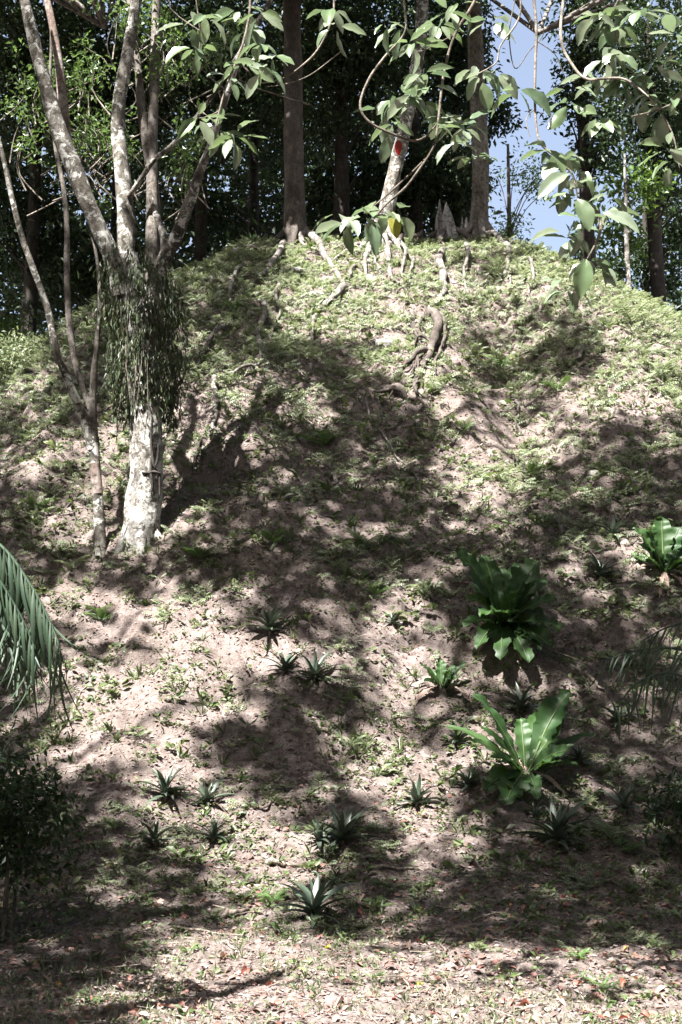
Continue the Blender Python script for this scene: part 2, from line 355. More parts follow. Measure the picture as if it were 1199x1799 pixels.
lp([(226, 346), (250, 312), (272, 280), (300, 258), (330, 225), (380, 160), (402, 122), (440, 60)], [9, 10, 10, 9, 8, 7, 6, 3], 'bark_pale', 'branch', seed=7, dY=-.5)

a = Acc(); g = np.random.default_rng(77); cl = []
for (x, y, sx, sy, n) in [(170, 230, 50, 60, 34), (140, 130, 60, 50, 26), (300, 90, 60, 60, 30), (240, 30, 80, 40, 26), (60, 200, 50, 60, 24), (210, 275, 30, 15, 10), (330, 270, 25, 50, 16), (400, 60, 40, 50, 16)]:
    q = np.stack([g.normal(x, sx*.6, n), g.normal(y, sy*.6, n)], -1); q = np.concatenate([q, q+g.normal(0, 14, q.shape)]); cl.append(np.array([at(u, v, Y1+g.uniform(.2, 2.2)) for u, v in q]))
cl = np.concatenate(cl); cloud(a, cl, 11, .16, .10, .5, aspect=.42); part('leaf_spray', a, M['sprig'], T1)
b = Acc()
for e in cl[::4]: tube(b, [e, e+[g.normal(0, .2), .1, -.35], e+[g.normal(0, .3), 0, -.8]], [.006, .009, .014], 5, 3)
part('twig', b, M['twig'], T1, True)['kind'] = 'stuff'
# slender pale tree
B = hit(178, 972); T2 = thing('slender_tree', 'slender pale tree forking at knee height left of the vine-wrapped tree', 'tree', B); Y2 = B[1]
lp2 = lambda pl, w, m='bark_pale', name='limb', dY=None, seed=0: limb_px(T2, name, pl, Y2, w, M[m], 9, seed=seed, dY=dY)
a = Acc(); tube(a, [B+[0, 0, -.2], at(174, 900, Y2), at(169, 830, Y2), at(164, 770, Y2)], np.array([26, 20, 18, 22])*.5*Y2/FPX, 12, 5, .08); part('trunk', a, M['bark_pale'], T2, True)
lp2([(163, 790), (150, 740), (120, 670), (98, 610), (85, 545), (62, 480), (40, 420), (22, 350), (8, 285), (-20, 180), (-60, 40)], [20, 17, 15, 14, 13, 12, 11, 10, 9, 7, 4], seed=11, dY=-.5)
lp2([(165, 790), (163, 720), (166, 650), (172, 590), (176, 520), (170, 450), (158, 400)], [19, 15, 12, 10, 8, 6, 3], 'bark_grey', seed=12)
lp2([(160, 720), (140, 665), (126, 600), (118, 500), (118, 400), (112, 330), (98, 260), (88, 180), (90, 60), (80, -60)], [11, 12, 12, 11, 10, 9, 8, 7, 5, 3], 'bark_grey', seed=13, dY=.5)
a = Acc(); tube(a, [at(172, 868, Y2-.01)+[0, .01, 0], at(169, 840, Y2-.01)+[0, .01, 0], at(167, 815, Y2)], np.array([19.6, 19.4, 20])*.5*Y2/FPX*1.04, 12, 3, .08); part('red_bark_patch', a, M['bark_red'], T2, True)

# trees on top of the mound
def crest_tree(px, py, path, wpx, m, name, label, seed):
    B = hit(px, py); T = thing(name, label, 'tree', B)
    P = [B+[0, 0, -.4]] + [at(q[0], q[1], B[1]+.02*k) for k, q in enumerate(path)]
    top = P[-1]; P.append(top + np.array([path[-1][0]*0+.2, .3, 5.0])); P.append(top + np.array([.5, .6, 9.0]))
    r = np.array(list(wpx)+[wpx[-1]*.8, wpx[-1]*.35])*.5*B[1]/FPX
    r = np.interp(np.linspace(0, 1, len(P)), np.linspace(0, 1, len(r)), r)
    trunk_part(T, 'trunk', P, r, m, 16, .10, seed=seed)
    lim = Acc()
    for k in range(5):
        az = k*2.4+seed; s = top + np.array([.25, .4, 3.5+k*1.0]); e = s + np.array([math.cos(az)*3, math.sin(az)*2.2, 2.2])
        tube(lim, [s, (s+e)/2+[0, 0, .5], e], [.13, .09, .03], 7, 4, .1)
    part('limb', lim, M['bark_grey'], T, True)
    fl = Acc()
    for k in range(5):
        az = k*1.26+seed*.7; e = B+np.array([math.cos(az), math.sin(az), 0])*.75; e[2] = Hh(e[0], e[1])-.05
        tube(fl, [B+np.array([math.cos(az)*.1, math.sin(az)*.1, .6]), B+np.array([math.cos(az)*.32, math.sin(az)*.32, .2]), e], [.10, .10, .04], 7, 4, .15)
    part('root_flare', fl, m, T, True); return T, top
CT = [crest_tree(520, 392, [(518, 340), (516, 250), (516, 160), (515, 80), (514, -20)], [46, 38, 36, 36, 34, 34], M['bark_dark'], 'straight_tree', 'straight dark brown tree on the crest left of the mound centre', 21),
      crest_tree(672, 425, [(680, 370), (694, 300), (708, 240), (722, 170), (736, 90), (742, 0)], [36, 30, 27, 26, 25, 25, 24], M['bark_pale'], 'leaning_tree', 'pale tree leaning right on the mound crest behind drooping big leaves', 22),
      crest_tree(842, 425, [(843, 370), (845, 300), (841, 200), (836, 90), (832, -20)], [38, 33, 31, 30, 30, 28], M['bark_grey'], 'straight_tree', 'straight grey tree on the crest right beside the broken stump', 23)]

# the broken stump
B = hit(797, 408); SY = B[1]; st = thing('broken_stump', 'weathered grey splintered stump on the mound crest', 'stump', B)
def shard(cx, base_w, hpx, seed, n=16):
    g = np.random.default_rng(seed); c = at(cx, 398, SY); c[2] = Hh(c[0], SY)-.15; r0 = base_w*.5*SY/FPX; h = hpx*SY/FPX
    a = np.linspace(0, 2*PI, n, endpoint=False); V = []
    tops = .35 + .65*np.clip(np.cos(a-2.3), -1, 1)**2*(.6+.4*g.random(n)); tops[n//3] = 1.05
    for k, t in enumerate((0, .12, .4, .75, 1.0)):
        rr = r0*(1.45, 1.05, .8, .62, .42)[k]*(1+.22*(g.random(n)-.5))
        V.append(np.stack([c[0]+np.cos(a)*rr-.12*t*h, c[1]+np.sin(a)*rr*.8, c[2]+tops*h*t], -1))
    for k, t in enumerate((.96, .3)):
        rr = r0*(.34, .45)[k]
        V.append(np.stack([c[0]+np.cos(a)*rr-.12*t*h, c[1]+np.sin(a)*rr*.8, c[2]+tops*h*t], -1))
    F = [(j*n+k, j*n+(k+1) % n, (j+1)*n+(k+1) % n, (j+1)*n+k) for j in range(6) for k in range(n)]
    return Acc().add(np.concatenate(V), F)
part('splintered_trunk', shard(788, 50, 92, 3), M['stump'], st)
part('wood_shard', shard(822, 30, 58, 5), M['stump'], st)
a = Acc()
for (x0, y0, x1, y1, w) in ((790, 392, 745, 418, 12), (800, 400, 830, 425, 11), (780, 398, 770, 432, 10), (745, 400, 735, 412, 9)):
    p0, p1 = hit(x0, y0), hit(x1, y1); tube(a, [p0+[0, 0, .25], (p0+p1)/2+[0, 0, .2], p1], np.array([w, w, w*.4])*.5*SY/FPX*1.2, 8, 4, .2)
part('stump_root', a, M['bark_dark'], st, True)

# ------------------------------------------------------------------ exposed roots on the mound
def root(label, pl, w, m='root', name='exposed_root', cat='root', lift=.8, sides=9, nz=.12):
    P = hit(np.array([p[0] for p in pl], float), np.array([p[1] for p in pl], float))
    # resample between the points so the root follows the ground
    C = smooth_path(P, 4); g = np.random.default_rng(abs(hash(label[:5])) % 1000 if False else len(label)*7+int(pl[0][0]))
    C[1:-1, :2] += (g.random((len(C)-2, 2))-.5)*.05
    rr = np.interp(np.linspace(0, 1, len(C)), np.linspace(0, 1, len(w)), w)*.5*C[:, 1]/FPX*np.linspace(.85, .32, len(C))
    C[:, 2] = Hh(C[:, 0], C[:, 1]) + rr*lift + nz*np.maximum(0, np.sin(np.linspace(0, PI*2.3, len(C))))*(len(C) > 9)
    for _ in range(2): C[1:-1, 2] = (C[:-2, 2]+C[1:-1, 2]*2+C[2:, 2])/4
    C[1:-1, 2] += .015 + (.035 if name == 'exposed_root' else 0)
    C[0, 2] -= rr[0]*.8; C[-1, 2] -= rr[-1]*1.2
    a = Acc(); tube(a, C, rr*1.15, sides, 2, .16, seed=int(pl[0][0]) % 50)
    o = solo(name, a, M[m], label, cat, smooth=True, loc=C[0]); 
    if name == 'exposed_root' and len(C) > 8:
        for q in range(2+int(g.random()*2)):
            j = int(g.uniform(2, len(C)-2)); p = C[j].copy(); Q = [p.copy()]; hd = g.choice([-1, 1])*g.uniform(.5, 1.3)
            for _ in range(6):
                hd += g.normal(0, .5); p = p + np.array([math.sin(hd)*.13, -math.cos(hd)*.13, 0]); p[2] = Hh(p[0], p[1])+.012; Q.append(p.copy())
            Q[-1][2] -= .06; b = Acc(); tube(b, Q, [rr[j]*.5, rr[j]*.35, .006], 6, 3, .2); part('rootlet', b, M[m], o, True)
    return C, rr, o
ROOTS = [
 ('gnarled pale root crossing the upper left slope towards the pale stones', [(530, 400), (540, 416), (552, 432), (570, 458), (590, 480), (606, 508), (600, 530), (575, 545)], [16, 18, 16, 13, 8]),
 ('short hooked root ending above the shaded hollow', [(607, 515), (592, 530), (566, 547), (545, 560)], [15, 17, 14, 8]),
 ('thin root joining the gnarled pale root from the right', [(612, 442), (596, 455), (580, 466)], [5, 8, 8]),
 ('curled root hanging over bare soil at upper left', [(515, 404), (500, 430), (490, 460), (468, 488), (445, 500), (427, 516), (424, 535), (442, 545)], [9, 14, 13, 9, 5]),
 ('wriggling root running down from the curled one', [(460, 532), (466, 560), (454, 592), (458, 620), (456, 645), (445, 655)], [9, 13, 14, 12, 10, 6]),
 ('long root dropping beside the bare patch at left', [(396, 577), (375, 600), (360, 625), (345, 655), (322, 680)], [9, 11, 10, 9, 6]),
 ('pale lone root hanging down the shaded left slope', [(376, 672), (375, 700), (380, 730), (376, 755), (368, 780)], [10, 12, 12, 13, 8]),
 ('horizontal shaded root leading to the pale lone root', [(450, 655), (425, 663), (395, 664), (374, 676)], [6, 8, 9, 7]),
 ('thick bright root below the leaning tree', [(676, 418), (686, 430), (683, 450), (684, 480), (702, 508)], [16, 17, 17, 11]),
 ('thin upright root between the leaning tree and the stump', [(727, 455), (722, 475), (719, 500)], [7, 9, 6]),
 ('heavy twisted root descending from the broken stump', [(783, 440), (772, 470), (778, 495), (780, 520), (765, 542), (752, 560)], [11, 17, 20, 19, 18, 13]),
 ('dark knotted root bundle under the heavy twisted root', [(752, 560), (768, 580), (764, 610), (750, 640), (738, 668), (727, 690)], [16, 21, 22, 18, 14, 10]),
 ('side root splitting left from the dark knotted bundle', [(752, 625), (730, 640), (710, 652), (700, 672)], [13, 12, 10, 7]),
 ('short root beside the top of the dark knotted bundle', [(720, 560), (728, 578), (735, 600), (742, 622)], [9, 12, 10, 6]),
 ('horizontal root at the foot of the dark knotted bundle', [(712, 700), (690, 697), (668, 698), (655, 705)], [10, 14, 13, 8]),
 ('bright crooked root right of the crest trees', [(852, 422), (878, 430), (893, 440), (891, 468), (893, 488), (898, 506)], [10, 13, 12, 7]),
 ('short crooked root low in the shaded hollow', [(582, 838), (592, 855), (603, 876)], [8, 9, 5]),
 ('stubby root under the ferns of the right slope', [(975, 915), (985, 940), (995, 965)], [8, 12, 7]),
 ('root poking out of the left slope behind the slender tree', [(176, 670), (186, 683), (192, 693)], [8, 11, 6]),
 ('dark root running along the crest left of the stump', [(700, 402), (730, 408), (760, 412), (782, 440)], [14, 15, 14, 11]),
]
for lb, pl, w in ROOTS: root(lb, pl, w, 'bark_dark' if 'dark' in lb else 'root')
ROOTS2 = [('thin tangled root left of the dark knotted bundle', [(745, 565), (735, 590), (748, 612), (730, 640), (722, 668)], [8, 9, 7, 5]),
 ('thin tangled root right of the dark knotted bundle', [(770, 555), (784, 585), (776, 618), (766, 650), (770, 676)], [9, 9, 7, 5]),
 ('crossing root in the middle of the dark knotted bundle', [(728, 612), (745, 606), (764, 612), (780, 604)], [6, 8, 7, 4]),
 ('fine dark root trailing below the dark knotted bundle', [(738, 680), (730, 700), (742, 718), (736, 738)], [8, 7, 5]),
 ('slim root winding between the stones near the gnarled root', [(625, 470), (618, 490), (606, 500), (612, 525), (600, 545)], [6, 8, 7, 4]),
 ('slim pale root left of the thick bright root', [(664, 440), (660, 462), (668, 482), (662, 500)], [7, 7, 5]),
 ('fine root crossing the crest towards the gnarled pale root', [(505, 425), (530, 432), (552, 440), (575, 452)], [6, 7, 6]),
 ('thin shaded root on the dark left flank under the lone root', [(355, 770), (350, 800), (338, 830)], [6, 7, 4]),
 ('slim root in the gully below the crooked one', [(905, 710), (912, 730), (908, 752)], [6, 7, 4]),
 ('hooked root in the sunlit right slope', [(1030, 620), (1018, 635), (1002, 640)], [8, 9, 5])]
for lb, pl, w in ROOTS2: root(lb, pl, w, 'bark_dark' if 'dark' in lb else 'root')
ROOTS3 = [('long thin root snaking from the leaning tree down the lit face', [(668, 425), (655, 445), (640, 470), (646, 500), (634, 535), (640, 570), (628, 600)], [9, 9, 8, 7, 5]),
 ('thin forked root between the thick bright root and the stump root', [(700, 430), (712, 460), (706, 490), (716, 525), (708, 560)], [8, 8, 6, 4]),
 ('slender root descending right of the stump into the gully', [(815, 425), (822, 455), (814, 490), (826, 530), (822, 570)], [9, 8, 7, 4]),
 ('winding thin root running down the left rim beside the trunk', [(430, 470), (410, 500), (402, 535), (386, 560), (376, 590)], [7, 8, 7, 4]),
 ('slim root crossing below the curled root', [(500, 500), (486, 530), (492, 560), (478, 592), (482, 625)], [7, 8, 6, 4]),
 ('thin root trailing through the shade under the pale stones', [(560, 560), (548, 590), (556, 625), (545, 660)], [8, 8, 6, 3]),
 ('wiry root on the lit right face above the gully', [(930, 455), (938, 490), (930, 520), (942, 555)], [7, 7, 5, 3])]
for lb, pl, w in ROOTS3: root(lb, pl, w)
VINES = [('long thin vine lying down the middle of the slope', [(645, 710), (650, 745), (680, 782), (715, 820), (750, 868), (775, 900), (795, 920)], 5),
         ('short pale vine hanging beside the long thin one', [(669, 705), (672, 730), (680, 755)], 6),
         ('thin side vine crossing the green patch', [(720, 815), (748, 830), (752, 850)], 3.5),
         ('thin looping vine hanging above the right hollow', [(735, 585), (743, 610), (728, 640)], 4),
         ('bare straight twig lying across the green patch', [(770, 800), (800, 775), (840, 738)], 4)]
for lb, pl, w in VINES: root(lb, pl, [w, w, w*.7], 'root', 'vine' if 'vine' in lb else 'twig', 'vine' if 'vine' in lb else 'twig', .9, 6, .05)
# stones poking out of the upper slope
def stone(label, px, py, wpx, hpx, seed):
    B = hit(px, py); g = np.random.default_rng(seed); a = Acc(); r = wpx*.5*B[1]/FPX; h = hpx*.5*B[1]/FPX
    n, k = 12, 7; V = []
    for j in range(k+1):
        th = PI*j/k
        for i in range(n):
            ph = 2*PI*i/n; q = 1+.45*(vn(math.cos(ph)*1.6+seed, th*1.4+math.sin(ph)*1.6, seed)-.5)
            p = np.array([math.cos(ph)*math.sin(th)*r, math.sin(ph)*math.sin(th)*r*.8, math.cos(th)*h])*q
            p = np.sign(p)*np.minimum(np.abs(p), [r*.85, r*.7, h*.8]); V.append(B+p)
    F = [(j*n+i, j*n+(i+1) % n, (j+1)*n+(i+1) % n, (j+1)*n+i) for j in range(k) for i in range(n)]
    solo('stone', a.add(V, F), M['stone'], label, 'stone', smooth=False, loc=B)
for s in [('pale flat stone above the gnarled pale root', 520, 478, 34, 16, 1), ('pale stone cradled left of the gnarled pale root', 576, 497, 36, 24, 2),
          ('pale stone just below the cradled stone', 556, 522, 34, 20, 3), ('dark squat stone in the lit middle of the mound', 676, 610, 40, 26, 4),
          ('dark stone lying right of the thick bright root', 652, 492, 28, 24, 5), ('grey stone in the shaded right slope', 1045, 835, 26, 18, 6),
          ('white stone on the left slope above the leafy bank', 45, 688, 24, 16, 7), ('pale stone beside the crest at upper left', 412, 444, 30, 18, 8),
          ('small pale stone high on the left edge of the mound', 370, 492, 22, 14, 9)]: stone(*s)

# ------------------------------------------------------------------ forest behind the mound
def forest_tree(name, label, px, Y, wpx, crowns, m='forest', bark_m='bark_black', group=None, lean=0, leaf=.27, dens=1.0):
    x = (px-599.5)/FPX*Y*1.02; z0 = float(Hh(x, Y)); T = thing(name, label, 'tree', (x, Y, z0), group)
    top = max(at(c[0], c[1], Y)[2] for c in crowns); r = wpx*.5*Y/FPX
    P = [(x, Y, z0-.3), (x+lean*.3, Y, z0+(top-z0)*.35), (x+lean*.6, Y+.2, z0+(top-z0)*.7), (x+lean, Y, top+1)]
    trunk_part(T, 'trunk', P, [r*1.4, r, r*.85, r*.4], M[bark_m], 10, .1, seed=int(px) % 40)
    a = Acc(); br = Acc()
    for (cx, cy, dY, rx, ry) in crowns:
        c = at(cx, cy, Y+dY); s = Y/FPX; rad = np.array([rx*s, max(rx, ry)*s*.8, ry*s])
        vol = rad[0]*rad[2]; n = int(66*vol*dens)
        C = ellipsoid_pts(n, c, rad, shell=.5)
        keep = fbm(C[:, 0]*.6+C[:, 1]*.5, C[:, 2]*.7, 2, int(px) % 7) > .38
        C = C[keep]
        cloud(a, C, 22, .5, leaf*.76, .5)
        for k in range(6 if m == 'forest' else 3):
            e = ellipsoid_pts(1, c, rad*.8)[0]; f = np.clip((e[2]-1.5-P[0][2])/(P[3][2]-P[0][2]), .2, .95); q = np.array([np.interp(f, [0, .35, .7, 1], [p[i] for p in P]) for i in range(3)])
            br = Acc(); tube(br, [q, (q+e)/2+[0, 0, .3], e], [r*.22, r*.13, .015], 6, 3, .1); part('branch', br, M[bark_m], T, True)
    part('crown', a, M[m], T); return T
FT = forest_tree
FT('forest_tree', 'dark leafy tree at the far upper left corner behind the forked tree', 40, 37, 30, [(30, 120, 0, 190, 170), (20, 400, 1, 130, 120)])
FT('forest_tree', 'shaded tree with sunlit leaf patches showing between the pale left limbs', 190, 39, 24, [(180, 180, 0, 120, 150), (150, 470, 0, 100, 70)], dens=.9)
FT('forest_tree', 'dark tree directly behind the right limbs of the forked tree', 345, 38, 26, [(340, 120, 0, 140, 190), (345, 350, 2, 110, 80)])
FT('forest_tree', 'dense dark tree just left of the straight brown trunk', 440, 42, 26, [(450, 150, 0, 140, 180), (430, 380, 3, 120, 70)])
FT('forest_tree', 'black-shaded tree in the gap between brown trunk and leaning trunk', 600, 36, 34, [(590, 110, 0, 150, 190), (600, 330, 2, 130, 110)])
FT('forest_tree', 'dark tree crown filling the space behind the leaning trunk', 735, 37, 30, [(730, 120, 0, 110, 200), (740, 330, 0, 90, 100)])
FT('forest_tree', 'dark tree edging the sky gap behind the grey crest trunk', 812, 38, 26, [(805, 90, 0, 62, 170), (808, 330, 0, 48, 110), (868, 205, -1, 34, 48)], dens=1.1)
FT('forest_tree', 'small light green tree standing low in the sky gap', 905, 42, 12, [(900, 400, 0, 46, 50), (915, 300, 0, 60, 42), (945, 330, 0, 30, 50)], 'forest_light', 'bark_grey', leaf=.2, dens=.55)
FT('forest_tree', 'tall dark tree bordering the sky gap on its right', 1046, 34, 26, [(1035, 60, 0, 80, 95), (1010, 190, 0, 55, 60), (1055, 250, 0, 50, 60)], dens=1.0)
FT('forest_tree', 'dark leafy tree at the upper right corner', 1170, 36, 30, [(1170, 90, 0, 120, 150), (1190, 260, 0, 80, 110)], dens=1.0)
FT('forest_tree', 'thin pale-trunked tree between the hanging leaves and right edge', 1118, 33, 11, [(1130, 330, 1, 55, 50), (1100, 415, 2, 50, 40)], 'forest_light', 'bark_pale', dens=.6)
FT('forest_tree', 'low leafy tree sloping down behind the right shoulder of the mound', 1150, 40, 18, [(1140, 470, 0, 90, 60), (1050, 480, 1, 50, 38), (1190, 400, 0, 60, 70)], 'forest', dens=.8)
# sunlit bushes behind the left flank
def bush(label, px, py, Y, rx, ry, m='fern', name='bush', leaf=.09, dens=1.):
    c = at(px, py, Y); g0 = float(Hh(c[0], c[1])); T = thing(name, label, 'bush', (c[0], c[1], g0)); s = Y/FPX
    a = Acc(); C = ellipsoid_pts(int(70*rx*ry*s*s*10*dens)+30, c, (rx*s, rx*s*.7, ry*s), shell=.6); cloud(a, C, 10, .22, leaf); part('foliage', a, M[m], T)
    b = Acc()
    for k in range(7):
        e = ellipsoid_pts(1, c, (rx*s*.8, rx*s*.5, ry*s*.6))[0]; sx_ = c[0]+(e[0]-c[0])*.6; tube(b, [(sx_, c[1], g0-.1), ((sx_+e[0])/2, c[1], (g0+e[2])/2+.1), e], [.018, .012, .006], 6, 3)
    part('stem', b, M['twig'], T, True)
bush('sunlit yellow-green bush at the left flank of the mound', 35, 640, 23.5, 85, 55, 'palefern', dens=1.5)
bush('bright bush at far left edge above the leafy bank', 5, 600, 30, 60, 45, 'forest_light')
bush('dark bush in the shade behind the slender tree', 120, 620, 25, 50, 55, 'forest')
# the far wood: one mass nobody could count
a = Acc(); n = 11000
X = rng.uniform(-32, 32, n); Y = rng.uniform(50, 75, n); Z = rng.uniform(0, 40, n)
px, py = proj(np.stack([X, Y, Z], -1))
lim = 500 - 900*np.clip(np.abs(px-925)/130-.62, 0, 1) + 120*(fbm(X*.5, Z*.5, 2, 3)-.5)
k = (py > lim) | ((px < 830) & (fbm(X*.45, Z*.5, 3, 9) > .36)) | ((px > 1040) & (fbm(X*.45, Z*.5, 3, 19) > .5))
k &= ~((np.abs(px-925) < 62+.06*np.abs(py-250)) & (py < 470)); k &= ~((px > 1040) & (py < 520) & (fbm(X*.3, Z*.35, 2, 29) < .55))
cloud(a, np.stack([X, Y, Z], -1)[k], 14, 1.0, .6, .4)
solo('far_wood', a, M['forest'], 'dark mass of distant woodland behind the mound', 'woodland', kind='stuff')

a = Acc(); n = 2600; X = rng.uniform(-13, 3.2, n); Y = rng.uniform(36, 46, n); Z = rng.uniform(3, 19, n); k = fbm(X*.6, Z*.6, 3, 33) > .36; ux, uy = proj(np.stack([X, Y, Z], -1)); k &= ~((np.abs(ux-415) < 75) & (np.abs(uy-365) < 55) & (rng.random(n) < .75)) & ~((np.abs(ux-200) < 40) & (np.abs(uy-350) < 60) & (rng.random(n) < .75))
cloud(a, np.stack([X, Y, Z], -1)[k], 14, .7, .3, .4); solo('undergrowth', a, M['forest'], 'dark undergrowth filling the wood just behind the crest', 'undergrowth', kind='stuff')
# the wood goes on round the clearing, beside and behind the camera
a = Acc(); n = 5200; th = rng.uniform(R(-60), R(240), n)+PI
th = rng.uniform(R(150), R(390), n)          # from the left flank round behind the camera to the right flank
rr_ = rng.uniform(19, 25, n); Z = rng.uniform(0, 1, n)**.8*(23+4*(fbm(th*4, th*0, 2, 5)-.5)); X = np.cos(th)*rr_; Y = np.sin(th)*rr_*1.0+8
qx, qy = proj(np.stack([X, Y, Z], -1)); k = ~((Y > 3) & (qx > -120) & (qx < 1320))
cloud(a, np.stack([X, Y, Z], -1)[k], 12, 1.1, .8, .4)
solo('surrounding_wood', a, M['forest'], 'wall of woodland round the clearing outside the picture', 'woodland', kind='stuff')

# ------------------------------------------------------------------ leaf canopy over the slope: casts the dappled shade
n = 26000
X = rng.uniform(-14, 14, n); Y = rng.uniform(5.5, 33, n)
P = np.stack([X, Y, Hh(X, Y)], -1); px, py = proj(P)
s = shade_map(px, py); vis = (Y < 29) 
nz = .30*fbm(X*.75+3, Y*.75, 3, 41)+.42*fbm(X*2.8, Y*2.8, 2, 43)+.28*fbm(X*6.5, Y*6.5, 1, 47)
nz = (nz-.5)*1.9+.5
keep = np.where(vis, nz < (s-.06*np.clip((py-980)/120, 0, 1)*np.clip((s<.75), 0, 1)-.49)*1.9+.5, True) & (rng.random(n) < .8)
P = P[keep]; t = rng.uniform(13, 20, len(P)) + 2.5*fbm(P[:, 0]*.4, P[:, 1]*.4, 2, 5)
back = P[:, 1] > 29
t[back] = rng.uniform(6, 12, back.sum())
C = P + SUN*t[:, None]
for it in range(12):     # lift until well above the picture's upper edge: crowns stand over the view
    qx, qy = proj(C); bad = (qy > -60) & (qx > -260) & (qx < 1460) & (C[:, 1] > 0)
    if not bad.any(): break
    C[bad] += SUN*1.0
# solid roof of leaves over the wood behind the crest
n = 8000; X = rng.uniform(-24, 24, n); Y = rng.uniform(25, 56, n); Z = 1.7+Y*.66+rng.uniform(.5, 6, n)
C2 = np.stack([X, Y, Z], -1); C2 = C2[~((C2[:, 0] > 3.2+.12*(C2[:, 1]-27)) & (rng.random(n) < .85))]; n = len(C2)
q = C2.copy(); g_ok = np.ones(n, bool)
# keep only clumps whose shadow does not fall on the open face of the mound
for tt in np.arange(2, 40, .5):
    S_ = C2 - SUN*tt; under = (S_[:, 2] < Hh(S_[:, 0], S_[:, 1])) & g_ok
    if under.any():
        sx, sy = proj(S_[under]); openf = (S_[under][:, 1] < 29.3) & (shade_map(sx, sy) < .85) & (S_[under][:, 0] < 14) & (S_[under][:, 0] > -14)
        idx = np.where(under)[0]; q[idx[openf]] = np.nan; g_ok[idx] = False
C2 = C2[~np.isnan(q[:, 0])]
tq = (C[:, 1]-6.2)/SUN[1]; Q = C - SUN*tq[:, None]     # leave sun for the low boughs near the camera
dn = (tq > 0) & (np.abs(Q[:, 0]-.1) < 1.9) & (Q[:, 2] > 2.7) & (Q[:, 2] < 6.5) & (rng.random(len(C)) < .85); C = C[~dn]
# openings in the canopy over things that stand in a patch of sun
for (wx, wy, wY, wr) in [(258, 900, Y1, .42), (258, 830, Y1, .42), (262, 770, Y1, .38), (220, 400, Y1, .22), (130, 290, Y1-.3, .2), (60, 480, Y2, .3), (215, 250, Y1, .3), (166, 850, Y2, .22),
                         (930, 1310, 12.6, .30), (1160, 960, 16.2, .34), (775, 1190, 14.2, .2), (895, 1020, 15.2, .16), (60, 1080, 7.3, .35), (165, 220, Y1+1, .9), (290, 100, Y1+1, .7), (120, 130, Y1+1, .7), (60, 210, Y1+1, .5), (990, 340, 6.1, .5), (1090, 120, 6.1, .5), (780, 200, 6.1, .5), (400, 200, 6.1, .4), (690, 300, 26.5, .5), (840, 320, 26.5, .4), (795, 370, 26.3, .6)]:
    W_ = at(wx, wy, wY); v_ = C - W_; tt = v_ @ SUN; dist = np.linalg.norm(v_ - tt[:, None]*SUN, axis=1)
    C = C[~((tt > 0) & (dist < wr+.2))]
# trees that stand outside the picture and carry those crowns
def side_tree(label, x, y, h, r, m='bark_grey', name='shade_tree'):
    z = float(Hh(x, y)); T = thing(name, label, 'tree', (x, y, z))
    trunk_part(T, 'trunk', [(x, y, z-.3), (x+.1, y, z+h*.35), (x-.1, y+.1, z+h*.7), (x, y, z+h)], [r*1.4, r, r*.8, r*.4], M[m], 12, .1, seed=int(abs(x)*3)); return T
ST_ = [(side_tree('tall tree standing outside the picture left of the lower slope', -7.5, 8.0, 13, .28), (-5, 6, 13)),
       (side_tree('tall tree standing outside the picture right of the lower slope', 8.0, 9.0, 14, .30), (5, 7, 14)),
       (side_tree('tall tree standing outside the picture on the right flank', 10.5, 17.0, 12, .28), (6, 13, 19)),
       (T1, (-4, 14, 15)), (T2, (-7, 14, 14)), (CT[0][0], (-4, 30, 25)), (CT[1][0], (1, 29, 25)), (CT[2][0], (4, 30, 25)),
       (side_tree('tall tree standing outside the picture on the left flank', -11, 20, 14, .28), (-9, 17, 19)),
       (side_tree('tall tree behind the camera over the foreground', -4.5, -4, 11, .26), (-1, 2, 11))]
CC = np.concatenate([C, C2]); big = np.concatenate([np.zeros(len(C), bool), np.ones(len(C2), bool)])
cent = np.array([c for _, c in ST_], float); own = np.argmin(((CC[:, None]-cent[None])**2*np.array([1, 1, .5])).sum(-1), 1)
for k, (T, c) in enumerate(ST_):
    sel = own == k
    if not sel.any(): continue
    a = Acc(); s1 = CC[sel & ~big]; s2 = CC[sel & big]
    if len(s1): cloud(a, s1, 10, .30, .27, .9, aspect=.6)
    if len(s2): cloud(a, s2, 13, .75, .5, .9, aspect=.6)
    part('crown', a, M['canopy'], T)
    # boughs from the trunk top out to the clumps
    b = Acc(); al = CC[sel]; base = WLOC[T.name]; g = np.random.default_rng(k)
    hub = al.mean(0)*.6 + np.array([base[0], base[1], al[:, 2].min()])*.4
    subs = al[g.choice(len(al), min(7, len(al)), replace=False)]
    for sb in subs:
        tube(b, [hub, (hub+sb)/2+[0, 0, .3], sb], [.07, .05, .035], 6, 3, .1)
        for e in al[np.argsort(((al-sb)**2).sum(1))[[3, 9, 18, 30, 45]] if len(al) > 60 else slice(0, 3)]:
            tube(b, [sb, (sb+e)/2+g.normal(0, .12, 3), e], [.03, .022, .01], 5, 3, .1)
    part('bough', b, M['bark_grey'], T, True)

